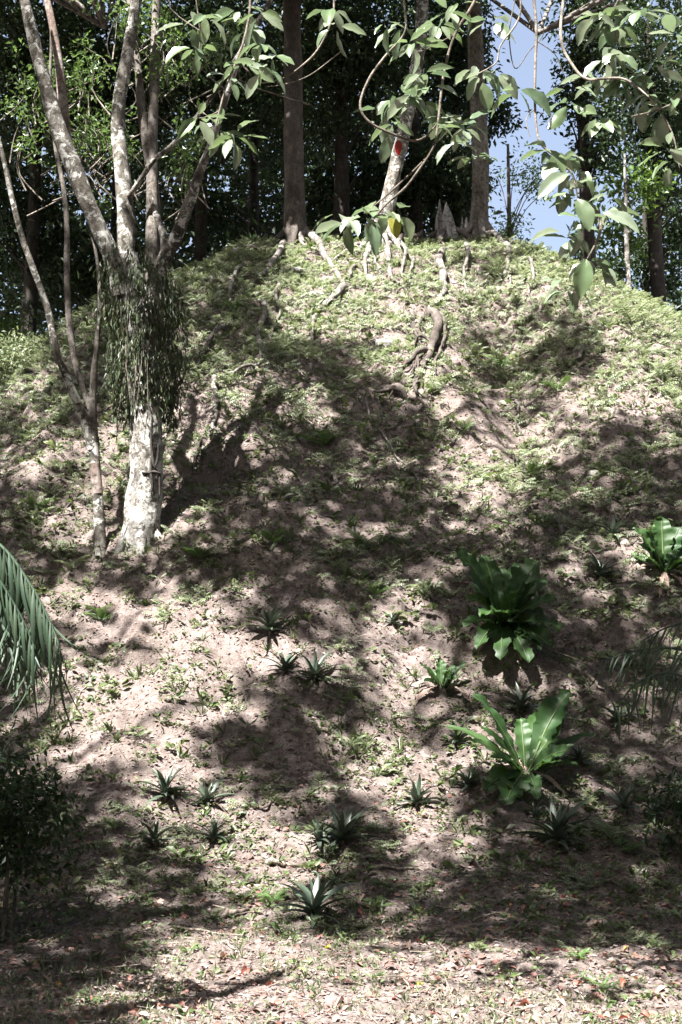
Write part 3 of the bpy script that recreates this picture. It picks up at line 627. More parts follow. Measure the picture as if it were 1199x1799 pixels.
# ------------------------------------------------------------------ vine wrapped round the big tree
VT = thing('climbing_vine', 'curtain of narrow drooping leaves wrapped round the forked tree trunk', 'vine', at(250, 740, Y1-.35))
a = Acc(); b = Acc(); g = np.random.default_rng(31)
n = 4600; py_ = g.beta(1.4, 1.3, n)*290+440; wid = np.interp(py_, [440, 500, 560, 640, 700, 745], [48, 62, 66, 60, 44, 22])
ph = g.uniform(0, 2*PI, n); q = np.sqrt(g.uniform(.35, 1, n)); cx = np.interp(py_, [440, 600, 740], [232, 252, 262])
O = at(cx, py_, Y1); rad = wid*Y1/FPX*q
O[:, 0] += np.cos(ph)*rad; O[:, 1] += np.sin(ph)*rad*.9
O[:, 0] += .45*(vn(py_*.035, ph*1.5, 3)-.5); O[:, 2] += .5*(vn(ph*2.2, py_*.01, 4)-.5); lo = g.random(n) < .10; O[lo, 0] += g.normal(0, .22, lo.sum()); O[lo, 2] += g.normal(0, .3, lo.sum())
D = np.stack([g.normal(0, .25, n)+np.cos(ph)*.2, g.normal(0, .25, n)+np.sin(ph)*.2, -np.ones(n)], -1); N = np.stack([np.cos(ph), np.sin(ph), g.uniform(0, .6, n)], -1)+g.normal(0, .5, (n, 3))
inst(a, L4, O, D, N, g.uniform(.05, .18, n), g.uniform(.012, .035, n)); part('foliage', a, M['vine'], VT)
for pl in ([(268, 735), (266, 770), (268, 800), (272, 820), (280, 832), (281, 870)], [(250, 830), (262, 831), (272, 829), (283, 832)], [(266, 805), (265, 830), (268, 850), (266, 868)], [(272, 820), (278, 805), (279, 780)]):
    dv = Acc(); tube(dv, [at(x_, y_, Y1-.2-.03*(x_ < 275)) for x_, y_ in pl], [.016, .022, .012], 6, 4, .3); part('dead_stem', dv, M['bark_black'], VT, True)
for k in range(26):
    p = g.uniform(0, 2*PI); x0 = 250+math.cos(p)*42; y0 = g.uniform(450, 560); y1 = y0+g.uniform(80, 200)
    d = math.sin(p)*.4
    tube(b, [at(x0, y0, Y1+d), at(x0+g.uniform(-8, 8), (y0+y1)/2, Y1+d), at(x0+g.uniform(-14, 14), min(y1, 745), Y1+d)], [.008, .006, .004], 4, 3)
part('stem', b, M['twig'], VT, True)

# ------------------------------------------------------------------ big-leaved boughs hanging into the top of the view
def leaf_mesh(name, m, L=1, Wd=.42, curl=.15, fold=.1, seed=0, wav=.02, ov=.6):
    g = np.random.default_rng(seed); nu, nv = 8, 4; V = []
    for i in range(nu+1):
        t = i/nu; w = Wd*(math.sin(PI*t**(.8+ov*.4))**.75)*.5 if 0 < t < 1 else .004
        if i == 0: w = .012
        bend = curl*math.sin(t*1.7); y = t*L*math.cos(bend*.5); z = -curl*t*t*L
        for j in range(nv+1):
            u = j/nv*2-1; V.append((u*w*(1+wav*3*(g.random()-.5)), y, z + abs(u)*fold*w + wav*math.sin(i*1.9+u*2+seed)*abs(u)))
    F = [(i*(nv+1)+j, i*(nv+1)+j+1, (i+1)*(nv+1)+j+1, (i+1)*(nv+1)+j) for i in range(nu) for j in range(nv)]
    return Acc().add(np.array(V), F).mesh(name, M[m], smooth=True)
BL = [leaf_mesh('leaf', 'bigleaf', 1, .42+.05*(k % 3), .12+.12*(k % 3), .25+.3*(k % 2), k) for k in range(6)]
BLy = leaf_mesh('leaf', 'bigleaf_yellow', 1, .42, .2, .3, 9); BLr = leaf_mesh('leaf', 'bigleaf_red', 1, .55, .5, .9, 10)
def place_leaf(me, parent, O, D, N, s, name='leaf', wl=None):
    D = norm(D); S = norm(np.cross(D, N)); N = np.cross(S, D); off = WLOC[parent.name] if wl is None else wl
    S = S*(random.uniform(.72, 1.2) if name == 'leaf' else 1)
    Mx = Matrix(((S[0]*s, D[0]*s, N[0]*s, O[0]-off[0]), (S[1]*s, D[1]*s, N[1]*s, O[1]-off[1]), (S[2]*s, D[2]*s, N[2]*s, O[2]-off[2]), (0, 0, 0, 1)))
    return put(name, me, parent, Mx)
def whorl(T, px, py, n, Y, s=.15, g=random, droop=-.35, me=None, spread=1.0):
    c = at(px, py, Y); a0 = g.uniform(0, 6.28)
    for k in range(n):
        az = a0+k*2*PI/n*1.0+g.uniform(-.35, .35); el = g.gauss(droop, .45)
        D = np.array([math.cos(az)*spread, math.sin(az)*.75, math.sin(el)*1.1]); N = np.array([g.gauss(0, .35), g.gauss(-.25, .35), 1.0])
        if abs(D[2])/np.linalg.norm(D) > .75: N = np.array([g.gauss(0, .5), -1, .5])
        place_leaf(me or (BLy if g.random() < .004 else g.choice(BL)), T, c+norm(D)*g.uniform(.01, .05), D, N, s*g.uniform(.55, 1.2))
def bough(T, pl, Y, w, dY=0, name='bough'):
    Ys = np.linspace(Y, Y+dY, len(pl)); P = [at(p[0], p[1], y) for p, y in zip(pl, Ys)]
    a = Acc(); tube(a, P, np.interp(np.linspace(0, 1, len(P)), np.linspace(0, 1, len(w)), w)*.36*Y/FPX, 7, 6, .12); part(name, a, M['twig'], T, True)
NR = thing('big_leaved_tree', 'near tree whose big-leaved boughs hang over the upper right and middle', 'tree', (4.2, 5.0, float(Hh(4.2, 5.0))))
trunk_part(NR, 'trunk', [(4.2, 5, -.3), (4.1, 5, 2), (3.9, 5.1, 5), (3.6, 5.2, 8)], [.2, .16, .13, .06], M['bark_grey'], 12)
YR = 6.2
top = lambda px: (px, -160)
bough(NR, [(1560, -260), (1330, -130), (1150, -90), (1000, -60), (860, -80), (720, -70), (690, -20)], 5.6, [40, 34, 26, 18, 14, 10, 7])
bough(NR, [(1000, -60), (985, 60), (1010, 120), (1035, 140), (1060, 138), (1100, 140), (1140, 170)], YR, [9, 8, 8, 7, 6, 4], -.4)
bough(NR, [(1150, -90), (1100, -20), (1075, 30), (1088, 80)], YR, [9, 7, 5, 4])
bough(NR, [(1330, -130), (1260, 60), (1210, 160), (1165, 190), (1110, 205)], YR, [12, 9, 7, 5, 4])
bough(NR, [(930, -70), (942, 40), (941, 110), (940, 180), (947, 245), (975, 275), (1005, 305), (1015, 345)], YR, [8, 8, 7, 6, 6, 6, 4])
bough(NR, [(1052, 372), (1056, 400), (1046, 430), (1032, 455)], YR-.1, [7, 8, 7, 4])
bough(NR, [(1015, 345), (1030, 362), (1052, 372)], YR-.05, [5, 6, 7])
bough(NR, [(700, -60), (712, 20), (710, 60), (676, 100), (648, 140), (633, 185), (650, 215), (690, 235), (725, 247), (748, 240), (770, 215)], YR, [6, 6, 6, 7, 7, 6, 4])
bough(NR, [(860, -80), (835, 0), (800, 60), (780, 130), (770, 215), (762, 258), (735, 300), (712, 330), (678, 360), (655, 388)], YR, [9, 8, 7, 6, 6, 6, 5])
bough(NR, [(762, 258), (742, 285), (700, 325), (660, 360), (640, 375)], YR+.1, [4, 5, 5, 3])
bough(NR, [(900, -80), (915, 20), (880, 80), (872, 110), (840, 130)], YR+.1, [5, 5, 4, 3])
bough(NR, [(905, 0), (895, 60), (905, 120), (930, 90), (955, 60), (950, 20)], YR+.3, [3, 3, 2.5, 2])
bough(NR, [(940, 70), (975, 95), (990, 130)], YR+.3, [3, 2.5, 2]); bough(NR, [(941, 190), (925, 210), (932, 240)], YR+.2, [3, 2.5, 2])
bough(NR, [(800, 60), (740, 90), (715, 80)], YR, [4, 3, 2])
bough(NR, [(1140, 170), (1180, 230), (1195, 300)], YR, [5, 4, 3])
random.seed(12)
for (x, y, k) in [(1070, 25, 5), (1085, 45, 6), (1045, 30, 3), (1100, 20, 3), (1085, 85, 4), (1055, 140, 5), (1105, 140, 7), (1135, 165, 7), (1165, 190, 7), (1175, 260, 4), (1085, 110, 3),
                  (1000, 180, 3), (1060, 210, 4), (965, 262, 5), (990, 275, 6), (1010, 300, 6), (980, 330, 4), (1018, 345, 6), (1060, 372, 5), (1020, 385, 5), (1008, 420, 5), (1030, 455, 6), (1060, 470, 2), (990, 490, 2),
                  (770, 40, 3), (725, 75, 5), (790, 20, 5), (865, 35, 4), (845, 130, 6), (875, 128, 3), (912, 160, 3), (705, 165, 5), (735, 175, 5), (785, 200, 6), (815, 215, 6), (800, 250, 5),
                  (835, 275, 4), (675, 192, 2), (745, 128, 3), (705, 40, 4), (690, 215, 3), (640, 380, 6), (610, 388, 4), (672, 372, 4), (1185, 60, 5), (1150, 110, 4)]:
    whorl(NR, x, y, k+1, YR+random.uniform(-.3, .25), .14)
    if random.random() < .8 and not (850 < x < 960 and y < 250): whorl(NR, x+random.gauss(0, 22), y+random.gauss(0, 20), random.randint(2, 4), YR+random.uniform(-.3, .25), .14)
for (x, y, D, s) in [(655, 392, (.1, -.2, -1), .17), (915, 158, (.9, 0, -.55), .2), (1000, 305, (-.7, -.3, -.5), .22), (1015, 350, (.3, -.3, -.9), .18), (1030, 455, (-.2, -.1, -1), .2), (1060, 375, (.8, -.3, -.4), .2)]:
    place_leaf(BL[1], NR, at(x, y, YR-.3), D, (0, -1, .7), s)
o = place_leaf(BLy, NR, at(690, 372, YR), (.15, -.2, -1), (0, -1, .4), .15); o['label'] = 'yellowing leaf'
o = place_leaf(BLr, NR, at(700, 246, YR), (.02, 0, -1), (0, -1, .2), .075); o['label'] = 'withered red leaf'
NL = thing('big_leaved_tree', 'near tree whose big-leaved boughs hang over the upper left middle', 'tree', (-3.6, 4.6, float(Hh(-3.6, 4.6))))
trunk_part(NL, 'trunk', [(-3.6, 4.6, -.3), (-3.5, 4.6, 2), (-3.3, 4.8, 5), (-3.0, 5, 7.5)], [.18, .15, .12, .05], M['bark_grey'], 12)
bough(NL, [(-400, -200), (-60, -150), (220, -120), (430, -90), (620, -110)], 5.6, [34, 26, 18, 12, 7])
bough(NL, [(430, -90), (440, 0), (432, 60), (415, 110), (398, 150), (386, 195), (380, 222)], YR, [8, 7, 7, 6, 5, 4])
bough(NL, [(386, 195), (365, 205), (350, 208)], YR, [4, 3, 3]); bough(NL, [(330, -110), (345, 0), (352, 60), (350, 90)], YR, [5, 4, 3, 3])
bough(NL, [(620, -110), (590, -20), (585, 30), (560, 85), (528, 118), (492, 140), (455, 146)], YR+.2, [7, 6, 5, 5, 4, 3]); bough(NL, [(600, 90), (545, 132), (500, 148), (470, 152)], YR+.2, [3, 3, 3, 2])
for (x, y, k) in [(362, 25, 4), (348, 82, 5), (335, 40, 3), (436, 45, 6), (425, 15, 5), (455, 75, 4), (480, 95, 4), (402, 135, 4), (466, 118, 5), (348, 206, 5), (365, 210, 3), (385, 230, 7), (412, 238, 6),
                  (590, 45, 3), (580, 15, 4), (430, 110, 5), (455, 20, 4)]:
    whorl(NL, x, y, k+1, YR+random.uniform(-.2, .2), .14)

# ------------------------------------------------------------------ bird's nest ferns
def strap(B, T, w, arch, seed=0, face=.5, ragged=.22):
    """broad strap frond from B to T with a raised rib, wavy torn edges"""
    g = np.random.default_rng(seed); B = np.asarray(B); T = np.asarray(T); mid = (B+T)/2 + np.array([0, 0, arch]); n = 24; w = w*.78
    t = np.linspace(0, 1, n+1)[:, None]; C = B*(1-t)**2+mid*2*t*(1-t)+T*t*t; Tn = norm(np.gradient(C, axis=0))
    side = norm(np.cross(Tn, np.array([0, -face, 1-face*.4]))); nor = np.cross(side, Tn); V = []
    for i in range(n+1):
        tt = i/n; ww = w*.5*(math.sin(PI*min(1, tt*.93+.04))**.55)*(.35+.65*min(1, tt*2.2))
        if i == n: ww = .004
        for j, u in enumerate((-1, -.5, 0, .5, 1)):
            e = abs(u)*ww*(1+ragged*(g.random()-.5)*2*abs(u)); wv = (.42*w*(vn(i*.55+seed*3.1, 2.0+np.sign(u)*7, seed)-.5)+.16*w*(vn(i*1.7+seed, 5.+u*3, seed)-.5))*abs(u)
            V.append(C[i] + side[i]*np.sign(u)*e + nor[i]*(wv + abs(u)*ww*.35))
    F = [(i*5+j, i*5+j+1, (i+1)*5+j+1, (i+1)*5+j) for i in range(n) for j in range(4)]
    a = Acc().add(V, F); tube(a, C[:-1]+nor[:-1]*.004, [w*.055, w*.016], 5, 1, 0, mi=1); return a
def nest_fern(label, px, py, fr, arch=.12, seed=0, dry=True):
    B = hit(px, py); T = thing("birds_nest_fern", label, 'fern', B); Y = B[1]
    for k, (tx, ty, dy, w) in enumerate(fr):
        tip = at(tx, ty, Y+dy); ln = np.linalg.norm(tip-B)
        b0 = B + np.array([(tx-px)*.0003, dy*.1, .05])
        o = part('frond', strap(b0, tip, w*Y/FPX, arch*ln*1.2 + .08*ln, seed+k, .55), [M['nest'], M['rib']], T, True)
    g = random.Random(seed+9)
    for k in range(len(fr)//2):      # younger inner fronds and bent dead ones below
        tx, ty, dy, w = fr[g.randrange(len(fr))]; q = g.uniform(.55, .95); dx_ = g.uniform(-22, 22)
        tip = at(px+(tx-px)*q+dx_, py+(ty-py)*q+g.uniform(-14, 14), Y+dy+g.uniform(-.25, .25)); ln = np.linalg.norm(tip-B)
        part('frond', strap(B+[0, 0, .04], tip, w*Y/FPX*g.uniform(.5, .85), arch*ln*1.4, seed+50+k, .55), [M['nest'], M['rib']], T, True)
    for k in range(5):
        az = g.uniform(0, 6.28); e = B+np.array([math.cos(az)*.38, math.sin(az)*.3-.1, 0]); e[2] = Hh(e[0], e[1])+.03
        part('dead_frond', strap(B+[0, 0, .08], e, .07, .12, seed+80+k, .4), [M['dead_leaf_pale'], M['twig']], T, True)
    r = Acc(); tube(r, [B+[0, 0, -.1], B+[0, 0, .06]], [.11, .07], 9, 3, .3); part('root_ball', r, M['bark_dark'], T, True)
nest_fern("big dark nest fern, bushiest one in the right shade", 885, 1110,
  [(805, 968, -.1, 46), (848, 975, .3, 50), (840, 1010, -.3, 44), (880, 1000, .3, 46), (948, 985, .1, 66), (930, 1010, -.2, 40), (962, 1020, .3, 38), (978, 1055, -.3, 44), (985, 1105, -.3, 50), (970, 1140, -.5, 50), (930, 1165, -.6, 46),
   (820, 1050, -.2, 44), (815, 1100, -.4, 46), (838, 1140, -.6, 44), (880, 1160, -.7, 40), (870, 1075, -.6, 38), (905, 1040, -.5, 36), (845, 1080, -.7, 34), (955, 1080, .3, 40), (830, 1025, .3, 40), (915, 990, .5, 44)], seed=100)
nest_fern("wide nest fern with upright split fronds low on the right", 925, 1375,
  [(832, 1218, -.1, 26), (1003, 1215, .1, 62), (915, 1262, .2, 40), (948, 1255, .4, 50), (888, 1415, -.55, 62), (815, 1300, -.2, 26), (775, 1275, .1, 20), (1000, 1320, -.3, 46), (1045, 1290, .2, 24), (850, 1390, -.4, 52), (985, 1300, .4, 30), (862, 1330, -.3, 24), (945, 1405, -.5, 36), (1015, 1345, .1, 26)], arch=.10, seed=200)
nest_fern("bright green nest fern at the right edge above the palm", 1168, 1018,
  [(1115, 925, -.1, 38), (1135, 935, -.2, 34), (1162, 908, .1, 46), (1195, 925, .1, 40), (1215, 950, .2, 44), (1120, 955, -.2, 30), (1205, 985, -.3, 36), (1148, 920, .3, 40), (1225, 1000, .1, 40), (1110, 975, .3, 26)], arch=.08, seed=300)
nest_fern("small nest fern beside the foot of the bushy one", 777, 1222,
  [(737, 1165, -.1, 20), (752, 1175, .1, 18), (774, 1158, .1, 24), (800, 1170, .1, 18), (820, 1165, .0, 14), (745, 1195, -.2, 16), (808, 1190, -.1, 18), (790, 1180, -.2, 18)], arch=.08, seed=400)

# ------------------------------------------------------------------ oyster plants (rosettes of sword leaves)
def sword_mesh(seed, L=1, w=.17, e0=1.1, bend=1.1):
    n = 7; V = []; y = z = 0; a_ = e0
    for i in range(n+1):
        t = i/n; ww = w*.5*(1-.15*abs(.35-t))*(1-t**3.0)+.002
        for u in (-1, 0, 1): V.append((u*ww, y, z+abs(u)*ww*.55))
        y += math.cos(a_)*L/n; z += math.sin(a_)*L/n; a_ -= bend/n*(.5+t)
    F = [(i*3+j, i*3+j+1, (i+1)*3+j+1, (i+1)*3+j) for i in range(n) for j in range(2)]
    return Acc().add(V, F).mesh('leaf', M['oyster'], smooth=True)
SW = [sword_mesh(k, 1, .17, e, b) for k, (e, b) in enumerate(((1.3, .6), (1.0, .9), (.7, .9), (.4, .8), (.1, .6)))]
def oyster(label, px, py, wpx, seed):
    g = random.Random(seed); B = hit(px, py); T = thing('oyster_plant', label, 'plant', B); L = wpx*.80*B[1]/FPX
    hgt = L*.25; a = Acc(); tube(a, [B+[0, 0, -.05], B+[0, 0, hgt]], [.02, .015], 6, 2); part('stem', a, M['twig'], T, True)
    n = g.randint(18, 28)
    for k in range(n):
        tier = min(4, int(k/n*5)); me = SW[tier]; az = k*2.4+g.uniform(-.3, .3); s = L*g.uniform(.6, 1.2)*(.8 if tier == 0 else 1)
        o = put('leaf', me, T, Matrix.Translation((0, 0, hgt*(1-tier*.15))) @ Matrix.Rotation(az, 4, 'Z') @ Matrix.Rotation(g.uniform(-.3, .3), 4, 'Y') @ Matrix.Rotation(g.uniform(-.22, .22), 4, 'X') @ Matrix.Scale(s, 4))
for k, (x, y, w, lb) in enumerate([
 (474, 1122, 72, 'dark spiky rosette on bare soil, highest of the rosettes left of centre'),
 (500, 1185, 54, 'small dark rosette touching the left side of a bigger one at mid slope'),
 (553, 1200, 70, 'dark rosette at mid slope with leaves evenly fanned, right of a smaller one'),
 (292, 1408, 72, 'rosette with pale arching leaves, left one of the pair at lower left'),
 (364, 1418, 62, 'narrow dark rosette, right one of the pair at lower left'),
 (374, 1482, 66, 'open grey rosette just below the pair at lower left'),
 (272, 1488, 56, 'dim rosette half hidden in the shade at lower left'),
 (560, 1490, 60, 'smaller rosette tucked behind the left of the twin rosettes'),
 (602, 1490, 84, 'large dusky rosette on the right of the twins at the slope foot'),
 (552, 1618, 104, 'largest dark rosette standing alone on the level ground in front'),
 (732, 1420, 66, 'grey-green rosette on lit ground right of the centre foot'),
 (823, 1392, 54, 'thin dark rosette left of the wide nest fern'),
 (980, 1492, 100, 'big dark rosette beside the pale-fronded fern at lower right'),
 (916, 1254, 64, 'dark rosette between the bushy and the wide nest ferns'),
 (972, 1262, 50, 'small rosette behind the upright fronds of the wide nest fern'),
 (1056, 1022, 58, 'dark rosette with a reddish heart left of the bright nest fern'),
 (1076, 950, 52, 'small shaded rosette highest on the right slope'),
 (1096, 1428, 60, 'upright dim rosette at the lower right in deep shade'),
 (1018, 1342, 44, 'tiny rosette right of the wide nest fern'),
 (806, 1312, 52, 'dark rosette under the low left frond of the wide nest fern'),
 (1085, 1275, 52, 'black-looking rosette below the right palm fronds'),
 (690, 1105, 30, 'very small rosette on the soil right of centre'),
 (1150, 1440, 50, 'dim rosette near the right edge of the slope foot'),
 (940, 1440, 40, 'small rosette just left of the big lower right one')]): oyster(lb, x, y, w, 50+k)

# ------------------------------------------------------------------ ferns with feathered fronds
def feather_frond(seed, L=1, w=.34, e0=.9, bend=1.3, pairs=13, m='fern'):
    g = np.random.default_rng(seed); n = pairs; a = Acc(); y = z = 0; an = e0; C = []; A_ = []
    for i in range(n+2):
        C.append((0, y, z)); A_.append(an); y += math.cos(an)*L/(n+1); z += math.sin(an)*L/(n+1); an -= bend/(n+1)*(.4+i/n)
    C = np.array(C); tube(a, C, [.012, .004], 4, 1)
    i = np.arange(2, n+1); O = C[i]; tt = i/(n+1); ln = w*np.sin(PI*np.clip(tt, .05, .97))**.7*.5
    for s in (-1, 1):
        D = np.stack([np.full(len(i), s*1.), .45*np.cos(np.array(A_)[i]), .45*np.sin(np.array(A_)[i])-.15], -1); N = np.stack([np.zeros(len(i)), -np.sin(np.array(A_)[i]), np.cos(np.array(A_)[i])], -1)
        inst(a, L4, O, D, N, ln, L/n*.75)
    return a
FR = {m: [feather_frond(k, 1, .36+.06*(k % 2), .5+.22*k, .9+.25*k).mesh('frond', M[m]) for k in range(4)] for m in ('fern', 'palefern')}
def fern(label, px, py, wpx, seed, m='fern', n=9, name='fern', group=None):
    g = random.Random(seed); B = hit(px, py); T = thing(name, label, 'fern', B, group); L = wpx*.55*B[1]/FPX
    for k in range(n):
        put('frond', FR[m][g.randrange(4)], T, Matrix.Translation((0, 0, .01)) @ Matrix.Rotation(k*2*PI/n+g.uniform(-.4, .4), 4, 'Z') @ Matrix.Rotation(g.uniform(-.2, .2), 4, 'Y') @ Matrix.Scale(L*g.uniform(.75, 1.2), 4))
for k, (x, y, w, m_, lb) in enumerate([
 (1075, 1480, 110, 'palefern', 'pale feathery fern catching the sun beside the big lower right rosette'),
 (1105, 1500, 80, 'fern', 'green fern right of the pale feathery one'),
 (665, 1600, 60, 'fern', 'small lit fern right of the largest foreground rosette'),
 (180, 1095, 80, 'fern', 'bushy fern on the left slope below the slender tree'),
 (350, 985, 110, 'fern', 'wide arching fern in dappled light right of the forked tree'),
 (570, 785, 90, 'fern', 'dark green fern in the shaded hollow of the mound'),
 (410, 460, 70, 'palefern', 'feathery fern high on the left rim of the mound'),
 (415, 545, 70, 'fern', 'low fern under the curled root at upper left'),
 (640, 965, 80, 'palefern', 'light fern in the middle of the slope'),
 (745, 1050, 80, 'palefern', 'pale fern left of the bushy nest fern'),
 (660, 1050, 60, 'fern', 'small fern on bare soil at mid slope'),
 (815, 760, 70, 'fern', 'sunlit fern beside the bare scar'),
 (935, 840, 90, 'fern', 'broad fern below the bare scar'),
 (880, 650, 90, 'fern', 'shaded fern in the gully of the right slope'),
 (620, 1320, 60, 'palefern', 'tiny pale fern on lower slope soil'),
 (245, 1300, 60, 'palefern', 'yellowish fern on the lit left of the slope foot'),
 (480, 960, 80, 'fern', 'fern in the shade above the highest rosette'),
 (1140, 1150, 70, 'palefern', 'fern under the right palm fronds'),
 (280, 1610, 70, 'palefern', 'low spreading fern on the dark level ground at left'),
 (375, 1620, 60, 'palefern', 'bright low plant beside the short log in front'),
 (480, 1590, 70, 'fern', 'leafy fern touching the left of the largest foreground rosette'),
 (1060, 1745, 60, 'fern', 'grey-green fern at the lower right of the foreground'),
 (1020, 1690, 50, 'fern', 'small fern standing in shade at lower right foreground'),
 (200, 1460, 60, 'fern', 'lit fern left of the dim lower left rosette'),
 (880, 490, 80, 'palefern', 'pale fern on the upper right rim'),
 (1110, 570, 110, 'palefern', 'bright fern on the right shoulder of the mound'),
 (1160, 660, 100, 'palefern', 'bright fern below the right shoulder'),
 (60, 900, 80, 'fern', 'fern on the left slope at the picture edge'),
 (130, 1000, 70, 'palefern', 'lit fern left of the slender tree foot'),
 (980, 690, 70, 'fern', 'fern on the edge of the lit right slope')]): fern(lb, x, y, w, 500+k, m_)

# ------------------------------------------------------------------ palms
def leaflet_mesh(seed, w=.045):
    n = 7; V = []
    for i in range(n+1):
        t = i/n; ww = w*.5*min(1, .3+t*4)*(1-t**2.2)+.001; z = -.75*t*t+.03; y = t*(1-.12*t)
        for u in (-1, 0, 1): V.append((u*ww, y, z-abs(u)*ww*.5))
    return Acc().add(V, [(i*3+j, i*3+j+1, (i+1)*3+j+1, (i+1)*3+j) for i in range(n) for j in range(2)]).mesh('leaflet', M['palm'], smooth=True)
LF = [leaflet_mesh(k, w) for k, w in enumerate((.042, .05, .034))]
def palm_frond(T, pl, Y, dY, n, ll, seed, hang=.9, w=10):
    g = random.Random(seed); Ys = np.linspace(Y, Y+dY, len(pl)); P = np.array([at(p[0], p[1], y) for p, y in zip(pl, Ys)])
    a = Acc(); C = tube(a, P, np.array([w, w*.7, w*.3])*.5*Y/FPX, 6, 8, 0); fo = part('frond', a, M['palm'], T, True)
    L = np.concatenate([[0], np.cumsum(np.linalg.norm(np.diff(C, axis=0), axis=1))]); Tn = norm(np.gradient(C, axis=0))
    for k in range(n):
        for s in (-1, 1):
            f = .12+.88*(k+.5)/n; q = f*L[-1]; c = np.array([np.interp(q, L, C[:, i]) for i in range(3)]); t = np.array([np.interp(q, L, Tn[:, i]) for i in range(3)])
            sd = norm(np.cross(t, (0, 0, 1)))*s; D = sd*.8+t*.75+np.array([g.gauss(0, .12), g.gauss(0, .12), -hang*(g.uniform(.45, 1.3))]); 
            lnn = ll*(.55+.45*math.sin(PI*min(.95, f)))*g.uniform(.85, 1.1)
            place_leaf(g.choice(LF), fo, c, D, sd*.3+np.array([g.gauss(0, .2), -.4, 1]), lnn, 'leaflet', WLOC[T.name])
bush('dark leafy shrub in black shade at the lower left edge', 10, 1440, 9.6, 115, 110, 'forest', 'shrub', .08, 1.1)
bush('dark leafy shrub in deep shade at the lower right edge', 1205, 1425, 11.2, 60, 70, 'forest', 'shrub', .08, .4)
PL = thing('palm', 'palm hanging its drooping fronds in from the left edge', 'palm', (-3.5, 7.4, float(Hh(-3.5, 7.4))))
trunk_part(PL, 'trunk', [(-3.5, 7.4, -.2), (-3.45, 7.4, .8), (-3.4, 7.4, 1.9)], [.14, .11, .10], M['bark_dark'], 10)
palm_frond(PL, [(-520, 1130), (-300, 960), (-130, 900), (-10, 950), (55, 1030), (95, 1110), (112, 1165)], 7.3, -.3, 56, .66, 1, 1.9)
palm_frond(PL, [(-520, 1130), (-300, 1020), (-140, 980), (-40, 1010), (10, 1080), (35, 1150)], 7.5, .2, 44, .64, 2, 1.9)
palm_frond(PL, [(-520, 1130), (-340, 900), (-180, 830), (-60, 870), (0, 960), (30, 1020)], 7.4, .5, 40, .62, 3, 1.8)
palm_frond(PL, [(-520, 1130), (-340, 960), (-160, 920), (-30, 990), (30, 1070), (62, 1140)], 7.1, -.1, 44, .62, 33, 2.0)
PR = thing('palm', 'young palm with arching fronds reaching in from the right edge', 'palm', (3.25, 9.9, float(Hh(3.25, 9.9))))
trunk_part(PR, 'trunk', [(3.25, 9.9, Hh(3.25, 9.9)-.2), (3.25, 9.9, Hh(3.25, 9.9)+.25)], [.08, .06], M['bark_dark'], 8)
palm_frond(PR, [(1330, 1420), (1290, 1230), (1220, 1150), (1140, 1140), (1062, 1160)], 10, -.2, 34, .46, 4, .7, 7)
palm_frond(PR, [(1330, 1420), (1260, 1250), (1190, 1185), (1120, 1200), (1082, 1250)], 10, -.6, 30, .44, 5, 1.1, 7)
palm_frond(PR, [(1330, 1420), (1300, 1200), (1240, 1100), (1180, 1100), (1130, 1125)], 10.2, .2, 28, .46, 6, .7, 7)
PB = thing('palm', 'low palm sapling in black shade at the lower left edge', 'palm', hit(-20, 1530))
yb = WLOC[PB.name][1]
for k, (tx, ty, dy) in enumerate(((60, 1310, -.2), (125, 1400, -.3), (100, 1350, .3), (20, 1300, .2), (130, 1460, -.5), (75, 1440, -.6))):
    palm_frond(PB, [(-20, 1520), ((tx-20)*.4-10, (1520+ty)/2-50), (tx, ty)], yb, dy, 13, .34, 10+k, .55, 5)

# ------------------------------------------------------------------ ground cover, litter, twigs
def scatter(n, x0=-9.5, x1=9.5, y0=5.6, y1=30.5, pw=1.1, g=rng):
    X = g.uniform(x0, x1, n*3); Y = g.uniform(y0, y1, n*3); k = g.random(n*3) < (y0/Y)**pw*1.4
    X, Y = X[k][:n], Y[k][:n]; e = .06; Z = Hh(X, Y)
    N = norm(np.stack([-(Hh(X+e, Y)-Z)/e, -(Hh(X, Y+e)-Z)/e, np.ones_like(X)], -1)); return np.stack([X, Y, Z], -1), N
def rosettes(acc, P, N, k, size, tpl=L4, el=.5, asp=.5, g=rng, hgt=.3):
    n = len(P); O = np.repeat(P, k, 0); NN = np.repeat(N, k, 0); s = np.repeat(size, k)*g.uniform(.6, 1.2, n*k)
    az = g.uniform(0, 2*PI, n*k); D = np.stack([np.cos(az), np.sin(az), g.normal(el, .3, n*k)], -1)
    O = O + np.stack([np.zeros(n*k), np.zeros(n*k), s*g.uniform(0, hgt*2, n*k)], -1) + D*np.array([1, 1, 0])*s[:, None]*.25
    inst(acc, tpl, O, D, NN*.5+rdir(n*k, 1.0, g)*.8, s, s*asp)
# weeds
P, N = scatter(66000, pw=.8); px, py = proj(P); gm = green_map(px, py)
nz = (.4*fbm(P[:, 0]*1.3, P[:, 1]*1.3, 3, 51)+.6*fbm(P[:, 0]*5, P[:, 1]*5, 2, 52)-.5)*2.2+.5
k = (nz < (gm-.5)*1.2+.72) & ((P[:, 1] > 9.3) | (rng.random(len(P)) < .45)); Pw, Nw = P[k], N[k]
a = Acc(); g_ = rng.random(len(Pw)); sz = np.interp(g_, [0, .7, .95, 1], [.022, .05, .08, .14])*np.interp(Pw[:, 1], [6, 9, 12, 28], [.42, .6, .9, 1.25])
sm = sz < .04; rosettes(a, Pw[sm], Nw[sm], 5, sz[sm]*1.2, L2); rosettes(a, Pw[~sm], Nw[~sm], 6, sz[~sm]); solo('weeds', a, M['weed'], 'low leafy weeds covering the mound', 'weeds', kind='stuff')
